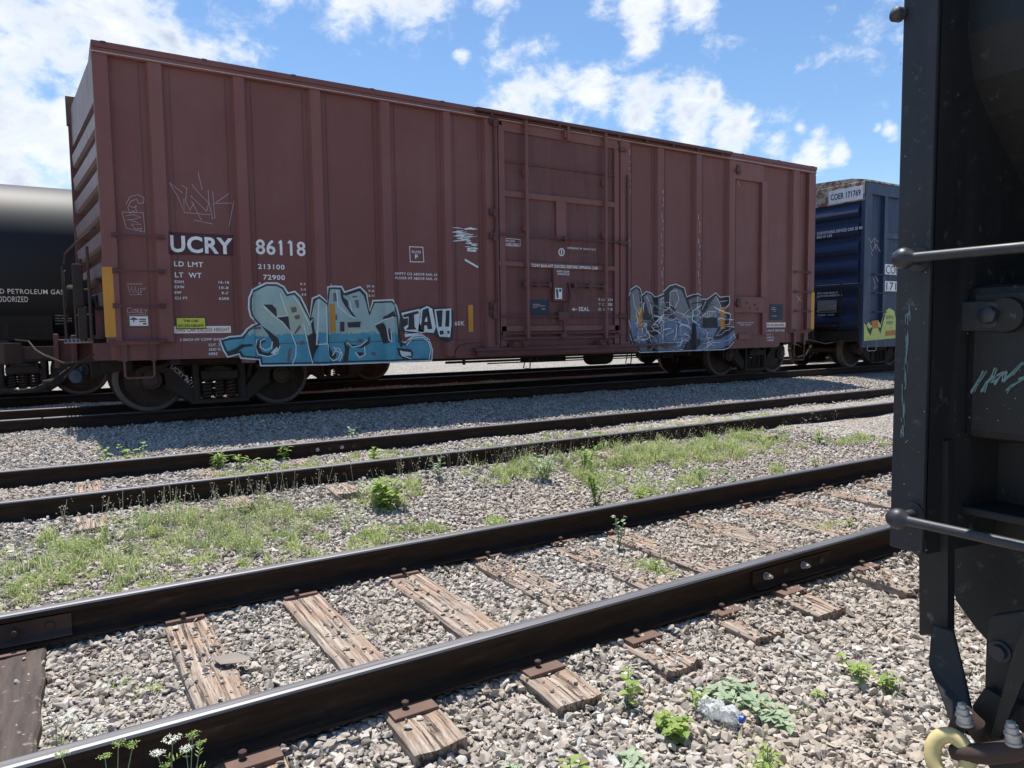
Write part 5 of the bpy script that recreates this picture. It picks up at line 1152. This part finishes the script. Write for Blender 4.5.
#PART3
# ------------------------------------------------------------------ grass and weeds
def leafset():
    return {'V': [], 'F': [], 'R': [], 'n': 0}
def add_quad(L, a, b, c, d, r):
    L['V'] += [a, b, c, d]; n = L['n']; L['F'] += [(n, n+1, n+2, n+3)]; L['R'] += [r]*4; L['n'] += 4
def blades(patches, seed):
    rg = np.random.default_rng(seed); Vs = []; Rr = []
    for (X, Y, rx, ry, n, h) in patches:
        if X > 3.5 and Y < 6.5: n = int(n*1.6)
        elif 4.9 < Y < 6.2: n = int(n*.85)
        n0 = n; n = int(n*.16); h = h*.8; K_ = max(3, n//26); cc_ = rg.normal(0, .5, (K_, 2)); a = cc_[rg.integers(0, K_, n)]; px, py = X+a[:, 0]*rx+rg.normal(0, .03, n), Y+a[:, 1]*ry+rg.normal(0, .03, n); ok = np.ones(n, bool)
        for ryy in (NEAR_Y, FAR_Y, MT_Y, MT_F): ok &= np.abs(py-ryy) > .07
        px, py = px[ok], py[ok]; k = len(px); hh = h*rg.uniform(.35, 1.1, k); th = rg.uniform(0, 6.283, k); ln = hh*rg.uniform(.2, .9, k); w = rg.uniform(.0016, .0036, k)*(1+.12*np.maximum(py-4, 0))
        z = gz(px, py)+.01; dx, dy = np.cos(th), np.sin(th); r = rg.uniform(0, 1, k)
        P = np.stack([px, py, z], -1); D = np.stack([dx, dy, 0*dx], -1); Wd = np.stack([-dy, dx, 0*dx], -1)*w[:, None]; U = np.array([0, 0, 1.])
        m1 = P+D*(ln*.3)[:, None]+U*(hh*.6)[:, None]; m2 = P+D*ln[:, None]+U*(hh)[:, None]
        Vs.append(np.stack([P-Wd, P+Wd, m1+Wd*.8, m1-Wd*.8, m1-Wd*.8, m1+Wd*.8, m2+Wd*.12, m2-Wd*.12], 1).reshape(-1, 3)); Rr.append(np.repeat(r, 8))
        # tiny leaflets in low feathery clumps
        nl = int(n0*1.75); kc = max(4, nl//150); cc = rg.normal(0, .5, (kc, 2)); cr = rg.uniform(.03, .11, kc); ch = h*(.25+1.5*rg.uniform(0, 1, kc)**2.2); cs = rg.uniform(.1, .9, kc); w = rg.integers(0, kc, nl)
        a = rg.uniform(0, 6.283, nl); q = np.sqrt(rg.uniform(size=nl)); px, py = X+cc[w, 0]*rx+np.cos(a)*q*cr[w], Y+cc[w, 1]*ry+np.sin(a)*q*cr[w]
        ok = np.ones(nl, bool)
        for ryy in (NEAR_Y, FAR_Y, MT_Y, MT_F): ok &= np.abs(py-ryy) > .06
        px, py, q, w = px[ok], py[ok], q[ok], w[ok]; k = len(px); zz = gz(px, py)+ch[w]*(1-.7*q*q)*rg.uniform(.1, 1, k)**.6
        u = rg.normal(size=(k, 3)); u[:, 2] *= .8; u /= np.linalg.norm(u, axis=1)[:, None]; v = np.cross(u, rg.normal(size=(k, 3))); v /= np.linalg.norm(v, axis=1)[:, None]; ln = (rg.uniform(.006, .014, k)*(1+.08*np.maximum(py-4, 0)))[:, None]; P = np.stack([px, py, zz], -1)
        Vs.append(np.stack([P-u*ln, P-v*ln*.28, P+u*ln, P+v*ln*.28], 1).reshape(-1, 3)); Rr.append(np.repeat(np.clip(cs[w]+rg.normal(0, .22, k), 0, 1), 4))
    V = np.concatenate(Vs); F = np.arange(len(V)).reshape(-1, 4); return V, F, np.concatenate(Rr)
GP = [(.2, 5.55, .75, .55, 5200, .13), (1.15, 5.35, .55, .5, 4200, .13), (.6, 5.95, .9, .25, 2400, .16), (-.3, 5.2, .3, .4, 1500, .12), (1.9, 5.05, .28, .25, 1500, .09), (.4, 4.95, .3, .12, 700, .08), (1.55, 5.75, .5, .25, 1200, .10),
      (2.35, 5.95, .35, .25, 1600, .15), (2.9, 4.93, .14, .08, 420, .09), (2.4, 5.0, .3, .15, 500, .06), (3.9, 6.1, .5, .3, 1700, .15), (4.4, 5.6, .22, .2, 800, .16), (5.5, 6.0, 1.0, .35, 4800, .15), (6.6, 5.8, .9, .35, 2800, .14), (4.62, 5.05, .16, .1, 350, .10), (5.3, 5.1, .25, .15, 350, .09), (6.4, 4.95, .2, .1, 350, .09), (7.5, 6.1, .9, .3, 1800, .12), (8.8, 5.5, .5, .3, 900, .1), (5.0, 5.4, 1.2, .5, 1200, .07),
      (1.6, 7.2, .8, .35, 1600, .07), (3.2, 7.3, 1.2, .35, 2200, .07), (5.5, 7.2, 1.8, .4, 2200, .07), (8, 7.3, 2, .4, 1500, .07), (3.3, 8.1, 1.2, .1, 500, .06), (.9, 6.7, .8, .2, 700, .07),
      (3.1, 3.35, .12, .10, 320, .09), (4.9, 3.3, .12, .08, 120, .08), (2.03, 1.62, .07, .05, 110, .08), (1.0, 3.4, .4, .2, 60, .05), (2.2, 1.75, .3, .2, 90, .05), (1.3, 2.05, .1, .1, 30, .07), (.15, 3.5, .15, .2, 120, .05)]
V, F, r = blades(GP, 5); g = big_mesh('grass', V, F, r, 'grass_blade'); tag(g, 'light green grass tufts growing in the gravel between the tracks', 'grass', None, 'stuff')
# seed heads on thin stalks along the middle track
rg = random.Random(12)
def stalks(L, X, Y, h, n, sp, heads=4):
    for _ in range(n):
        x, y = X+rg.gauss(0, sp), Y+rg.gauss(0, sp*.5); z = float(gz(x, y)); a = rg.uniform(0, 6.28); t = rg.uniform(.1, .35)*h; top = Vector((x+math.cos(a)*t, y+math.sin(a)*t, z+h*rg.uniform(.7, 1.1))); b = Vector((x, y, z)); w = Vector((.0013, .0008, 0))
        add_quad(L, b-w, b+w, top+w, top-w, .2)
        for k in range(heads):
            f = rg.uniform(.6, 1); p = b.lerp(top, f)+Vector((rg.gauss(0, .02), rg.gauss(0, .02), rg.uniform(-.01, .01))); s = rg.uniform(.004, .009); u = Vector((rg.gauss(0, 1), rg.gauss(0, 1), rg.gauss(0, 1))).normalized(); v = u.orthogonal().normalized()
            add_quad(L, p-u*s, p-v*s*.6, p+u*s, p+v*s*.6, .9)
L = leafset()
for X, Y, h, n, sp in [(.5, 5.6, .20, 170, .55), (1.2, 5.5, .18, 110, .4), (5.4, 5.9, .2, 170, .8), (4.0, 5.95, .22, 80, .4), (6.8, 5.7, .2, 80, .7), (.6, 6.05, .22, 60, .45), (1.4, 6.1, .25, 45, .3), (4.0, 6.2, .26, 50, .35), (5.4, 6.15, .22, 90, .7), (7.0, 6.1, .22, 60, .6), (2.6, 6.1, .25, 18, .2), (3.1, 6.15, .28, 14, .15), (8.7, 6.0, .25, 20, .3), (6.6, 8.15, .2, 20, .2)]: stalks(L, X, Y, h, n, sp)
g = big_mesh('weed_stalks', np.array([tuple(v) for v in L['V']]), np.array(L['F']), np.array(L['R']), 'seed_pale'); tag(g, 'thin pale seed stalks standing along the middle track', 'weeds', None, 'stuff')

def leaf(L, p, d, up, ln, w, r, fold=.25, cup=.0):
    d = d.normalized(); s = d.cross(up); s = s.normalized() if s.length > .01 else d.orthogonal().normalized(); n = s.cross(d)
    prof = [(0, .08), (.18, .62), (.42, 1.0), (.7, .75), (.9, .3), (1.0, .02)]
    for sg in (-1, 1):
        for (t0, w0), (t1, w1) in zip(prof[:-1], prof[1:]):
            c0 = p+d*ln*t0-up*(ln*cup*t0*t0); c1 = p+d*ln*t1-up*(ln*cup*t1*t1)
            add_quad(L, c0, c1, c1+s*sg*w*w1/2+n*fold*w*w1/2, c0+s*sg*w*w0/2+n*fold*w*w0/2, r)
def weed(loc, h, nst, nlf, ll, lw, label, mat='leaf_green', spread=.35, seed=0, name='leafy_weed', group='leafy weeds in the gravel', lean=None, basal=0):
    R = random.Random(seed); root = empty(name, loc, label, 'weed', group); b0 = Vector(loc); L = leafset(); st = MB()
    for k in range(nst):
        a = R.uniform(0, 6.28); t = spread*h*R.uniform(.2, 1); hh = h*R.uniform(.65, 1.05); top = b0+Vector((math.cos(a)*t, math.sin(a)*t, hh)); mid = b0.lerp(top, .5)+Vector((0, 0, hh*.06)); base = b0+Vector((R.gauss(0, .008), R.gauss(0, .008), -.01))
        st.tube([base, mid, top], [.0022*(1+h*3), .0018*(1+h*3), .001*(1+h*3)], 5)
        for j in range(nlf):
            f = .2+.8*(j+.5)/nlf; p = mid.lerp(top, (f-.5)*2) if f > .5 else base.lerp(mid, f*2); az = j*2.4+R.uniform(-.4, .4)+a; d = Vector((math.cos(az), math.sin(az), R.uniform(.0, .7))); s = (1.15-.6*abs(f-.5))*R.uniform(.7, 1.15)
            leaf(L, p, d, Vector((0, 0, 1)), ll*s, lw*s, R.random(), .3, R.uniform(.1, .5))
    for k in range(basal):
        az = R.uniform(0, 6.28); d = Vector((math.cos(az), math.sin(az), R.uniform(.15, 1.0))); leaf(L, b0+Vector((R.gauss(0, .02), R.gauss(0, .02), .005)), d, Vector((0, 0, 1)), ll*R.uniform(.8, 1.3), lw*R.uniform(.8, 1.2), R.random(), .3, R.uniform(.2, .6))
    if st.f: st.build('stem', 'leaf_pale' if mat == 'leaf_pale' else 'leaf_green', root)
    off_ = Vector(loc); V = np.array([tuple(v-off_) for v in L['V']]); o = big_mesh('leaves', V, np.array(L['F']), np.array(L['R']), mat); o.parent = root; return root
def wp(px, py, Z=-.22):
    p = onZ(px, py, Z); return (p.x, p.y, float(gz(p.x, p.y)))
weed(wp(628, 702), .15, 2, 8, .05, .032, 'small upright broad leaved weed left of the plastic bottle', seed=1)
weed(wp(572, 772), .10, 2, 5, .07, .022, 'green sprout at the bottom edge of the photo, left of centre', seed=2)
weed(wp(512, 770), .08, 3, 6, .03, .012, 'tiny pale sprout at the bottom edge near the fourth tie', 'leaf_pale', seed=3)
weed(wp(630, 757), .035, 5, 4, .045, .034, 'low round leaved weed at the bottom edge below the bottle', 'leaf_pale', 1.8, 4, basal=18)
weed(wp(672, 728), .075, 9, 7, .05, .032, 'bushy low weed just left of the plastic bottle', 'leaf_green', 1.0, 5, basal=12)
weed(wp(692, 700), .09, 2, 6, .06, .014, 'thin grassy weed behind the plastic bottle', 'leaf_green', .6, 6)
for i, (px, py, lb) in enumerate([(722, 690, 'grey green creeping weed directly behind the plastic bottle'), (745, 697, 'grey green creeping weed right behind the bottle cap'), (778, 712, 'grey green creeping weed right of the bottle, its furthest patch')]):
    weed(wp(px, py), .05, 9, 7, .05, .032, lb, 'leaf_pale', 2.2, 20+i, 'creeping_weed', 'creeping weeds around the bottle', basal=14)
weed(wp(768, 762), .10, 7, 4, .06, .010, 'spiky grassy tuft at the bottom right of centre', 'leaf_green', .6, 7, basal=16)
weed(wp(858, 672), .11, 4, 7, .05, .030, 'bright leafy weed left of the black car, on the gravel', seed=8, spread=.9)
weed(wp(885, 680), .08, 3, 6, .045, .028, 'bright leafy weed closest to the black car', seed=9, spread=.7)
weed(wp(818, 692), .05, 2, 5, .04, .016, 'tiny sprout among stones before the bright leafy weed', seed=10)
weed(wp(621, 548), .24, 3, 9, .038, .032, 'tall thin weed standing inside the nearest track', 'leaf_pale', .3, 11)
weed(wp(655, 568), .10, 9, 6, .028, .012, 'small bushy weed inside the nearest track near the joint bar', 'leaf_green', .7, 12)
weed(wp(851, 530), .08, 5, 6, .025, .012, 'small weed inside the nearest track beside the black car', 'leaf_green', .7, 13)
mp_ = lambda x, y: wp(x, y, -.12)
weed(mp_(385, 503), .26, 12, 8, .09, .055, 'big leafy bush weed left of centre between the tracks', 'leaf_green', .8, 14, basal=14)
weed(mp_(374, 474), .22, 2, 8, .11, .07, 'yellow green broad leaved weed against the middle track', seed=15, spread=.3)
weed(mp_(440, 484), .24, 4, 7, .06, .025, 'thin weed near the middle track right of the big bush', 'leaf_pale', .7, 16)
weed(mp_(545, 478), .28, 9, 8, .055, .03, 'airy bush weed at the centre against the middle track', 'leaf_pale', .6, 17)
weed(mp_(596, 494), .32, 9, 10, .055, .028, 'tall dense weed between the tracks right of centre', 'leaf_green', .4, 18)
weed(mp_(585, 470), .30, 6, 9, .07, .04, 'leafy weed behind the tall dense one', 'leaf_green', .5, 19)
weed(mp_(640, 488), .13, 10, 6, .06, .015, 'low grassy tuft close behind the second nearest rail', 'leaf_green', .8, 24, basal=16)
weed(mp_(497, 516), .09, 9, 5, .045, .012, 'lime green tuft close behind the second nearest rail', 'leaf_green', 1.0, 25, basal=16)
weed(mp_(820, 440), .26, 4, 8, .06, .035, 'upright weed standing before the middle track at the right', 'leaf_green', .4, 26)
weed(mp_(700, 470), .18, 5, 6, .05, .025, 'small leafy weed in the grass right of centre', 'leaf_green', .6, 27)
weed(mp_(734, 475), .14, 5, 6, .05, .02, 'small pale weed in the grass, right of the other small ones', 'leaf_pale', .6, 28)
weed(mp_(816, 462), .16, 4, 6, .05, .03, 'low weed alone in the gravel at the right', 'leaf_green', .5, 29)
w2 = lambda x, y, z=-.06: (lambda p: (p.x, p.y, float(gz(p.x, p.y))))(onZ(x, y, z))
weed(w2(134, 472), .36, 3, 7, .09, .06, 'yellow green weed in the shaded gravel behind the middle track', seed=30, spread=.5)
weed(w2(103, 473), .27, 3, 5, .07, .045, 'low weed in the shaded gravel left of the taller one', seed=31, spread=.7)
weed(w2(218, 470), .17, 7, 6, .11, .022, 'spiky leaved weed inside the middle track at the left', seed=32, spread=.5, basal=8)
weed(w2(241, 470), .15, 5, 6, .09, .022, 'spiky leaved weed inside the middle track, second from the left', seed=33, spread=.5, basal=6)
weed(w2(284, 462), .17, 3, 6, .09, .03, 'spiky weed against the far rail of the middle track', seed=34, spread=.4, basal=4)
weed(w2(266, 478), .22, 2, 6, .09, .06, 'broad leaved weed poking over the near rail of the middle track', seed=35, spread=.3)
weed(w2(148, 470), .22, 2, 7, .05, .018, 'thin stalk weed inside the middle track', 'leaf_pale', .4, 36)
weed(w2(587, 428), .22, 8, 5, .04, .016, 'airy weed against the far rail of the middle track at centre', 'leaf_pale', .8, 37)
weed(w2(354, 444), .20, 5, 6, .06, .028, 'pale weed against the far rail of the middle track, left of centre', 'leaf_pale', .5, 38)

# white flowering plants in the left foreground
def umbel(root_loc, heads, label, seed):
    R = random.Random(seed); root = empty('flowering_weed', root_loc, label, 'wildflower', 'white flowering weeds by the nearest rail'); b0 = Vector(root_loc); st = MB(); L = leafset(); G = leafset()
    for hp, sz_, white in heads:
        hp = Vector(hp); n = R.randint(9, 12); stem_top = hp-Vector((0, 0, sz_*.9)); midp = b0.lerp(stem_top, .55)+Vector((R.gauss(0, .01), R.gauss(0, .01), 0)); st.tube([b0, midp, stem_top], [.0022, .0017, .0012], 6)
        for k in range(n):
            a = k*2.4; rr_ = sz_*math.sqrt((k+.5)/n); e = hp+Vector((math.cos(a)*rr_, math.sin(a)*rr_, R.uniform(-.004, .004)-rr_*.15)); st.tube([stem_top, e], [.0009, .0006], 4)
            for q in range(16 if white else 9):
                p = e+Vector((R.gauss(0, .0042), R.gauss(0, .0042), R.gauss(0, .0018))); s = R.uniform(.0014, .0026); u = Vector((R.gauss(0, 1), R.gauss(0, 1), R.gauss(0, .4))).normalized(); v = u.cross(Vector((0, 0, 1))).normalized(); v = (v+Vector((0, 0, R.uniform(-.4, .4))))
                add_quad(L if white else G, p-u*s, p-v*s, p+u*s, p+v*s, R.random())
        for j in range(4):
            f = R.uniform(.3, .9); p = b0.lerp(stem_top, f); a = R.uniform(0, 6.28)
            for q in range(5): leaf(G, p+Vector((math.cos(a), math.sin(a), .4))*(.006*q), Vector((math.cos(a+(-1)**q), math.sin(a+(-1)**q), .5)), Vector((0, 0, 1)), .016, .004, R.random(), .2)
    st.build('stem', 'leaf_pale', root)
    for LL, nm, mt in ((L, 'flower', 'flower_white'), (G, 'leaves', 'leaf_green')):
        if LL['n']: o = big_mesh(nm, np.array([tuple(v-b0) for v in LL['V']]), np.array(LL['F']), np.array(LL['R']), mt); o.parent = root
f_ = lambda x, y, Y=2.35: tuple(onY(x, y, Y))
b = onY(180, 800, 2.35); umbel((b.x, 2.35, float(gz(b.x, 2.35))), [(f_(172, 738), .026, True), (f_(158, 752), .018, True), (f_(192, 734), .02, False), (f_(186, 748), .018, True), (f_(166, 765), .014, False), (f_(200, 742), .016, False)], 'white lacy wildflower overlapping the nearest rail at the bottom left', 1)
b = onY(105, 820, 2.3); umbel((b.x, 2.3, float(gz(b.x, 2.3))), [(f_(118, 742, 2.3), .016, False), (f_(132, 744, 2.3), .014, False), (f_(62, 752, 2.3), .02, False), (f_(105, 755, 2.3), .014, False)], 'green budding wildflower left of the white one', 2)
b = onY(60, 760, 3.3); 
for i, (px, py) in enumerate([(55, 715), (83, 725)]):
    p = onZ(px, py, -.05); umbel((p.x, p.y, float(gz(p.x, p.y))), [((p.x, p.y, -.06), .045, True), ((p.x+.04, p.y+.05, -.09), .03, True)], ['pale white flower between the rails beside the dark tie', 'pale white flower between the rails, right of the other'][i], 5+i)

# ------------------------------------------------------------------ plastic bottle
p = onZ(718, 707, -.2); z0 = float(gz(p.x, p.y))+.05
bt = empty('plastic_bottle', (p.x, p.y, z0), 'crumpled clear plastic bottle with a blue cap on the gravel', 'bottle')
q2 = onZ(745, 716, -.2); ax = (q2-p).normalized(); ax.z = -.05
m = MB(); c = Vector((p.x, p.y, z0))-ax*.075; R = random.Random(4)
prof = [(0, .0), (.002, .026)]+[(.01+.012*i, .031+.0022*(-1)**i) for i in range(10)]+[(.135, .030), (.15, .022), (.16, .013), (.172, .012)]
m.lathe([(a, b) for a, b in prof], c, ax, 20)
m.v = [tuple(Vector(v)+Vector((R.gauss(0, .0045), R.gauss(0, .0045), R.gauss(0, .0045)-.008*math.sin(i*.07)))) for i, v in enumerate(m.v)]; m.sm = [False]*len(m.f)
m.build('bottle_shell', 'clear_plastic', bt)
m = MB(); m.lathe([(.166, 0), (.166, .0155), (.182, .0155), (.184, .013), (.185, 0)], c, ax, 20); m.build('cap', 'blue_cap', bt)
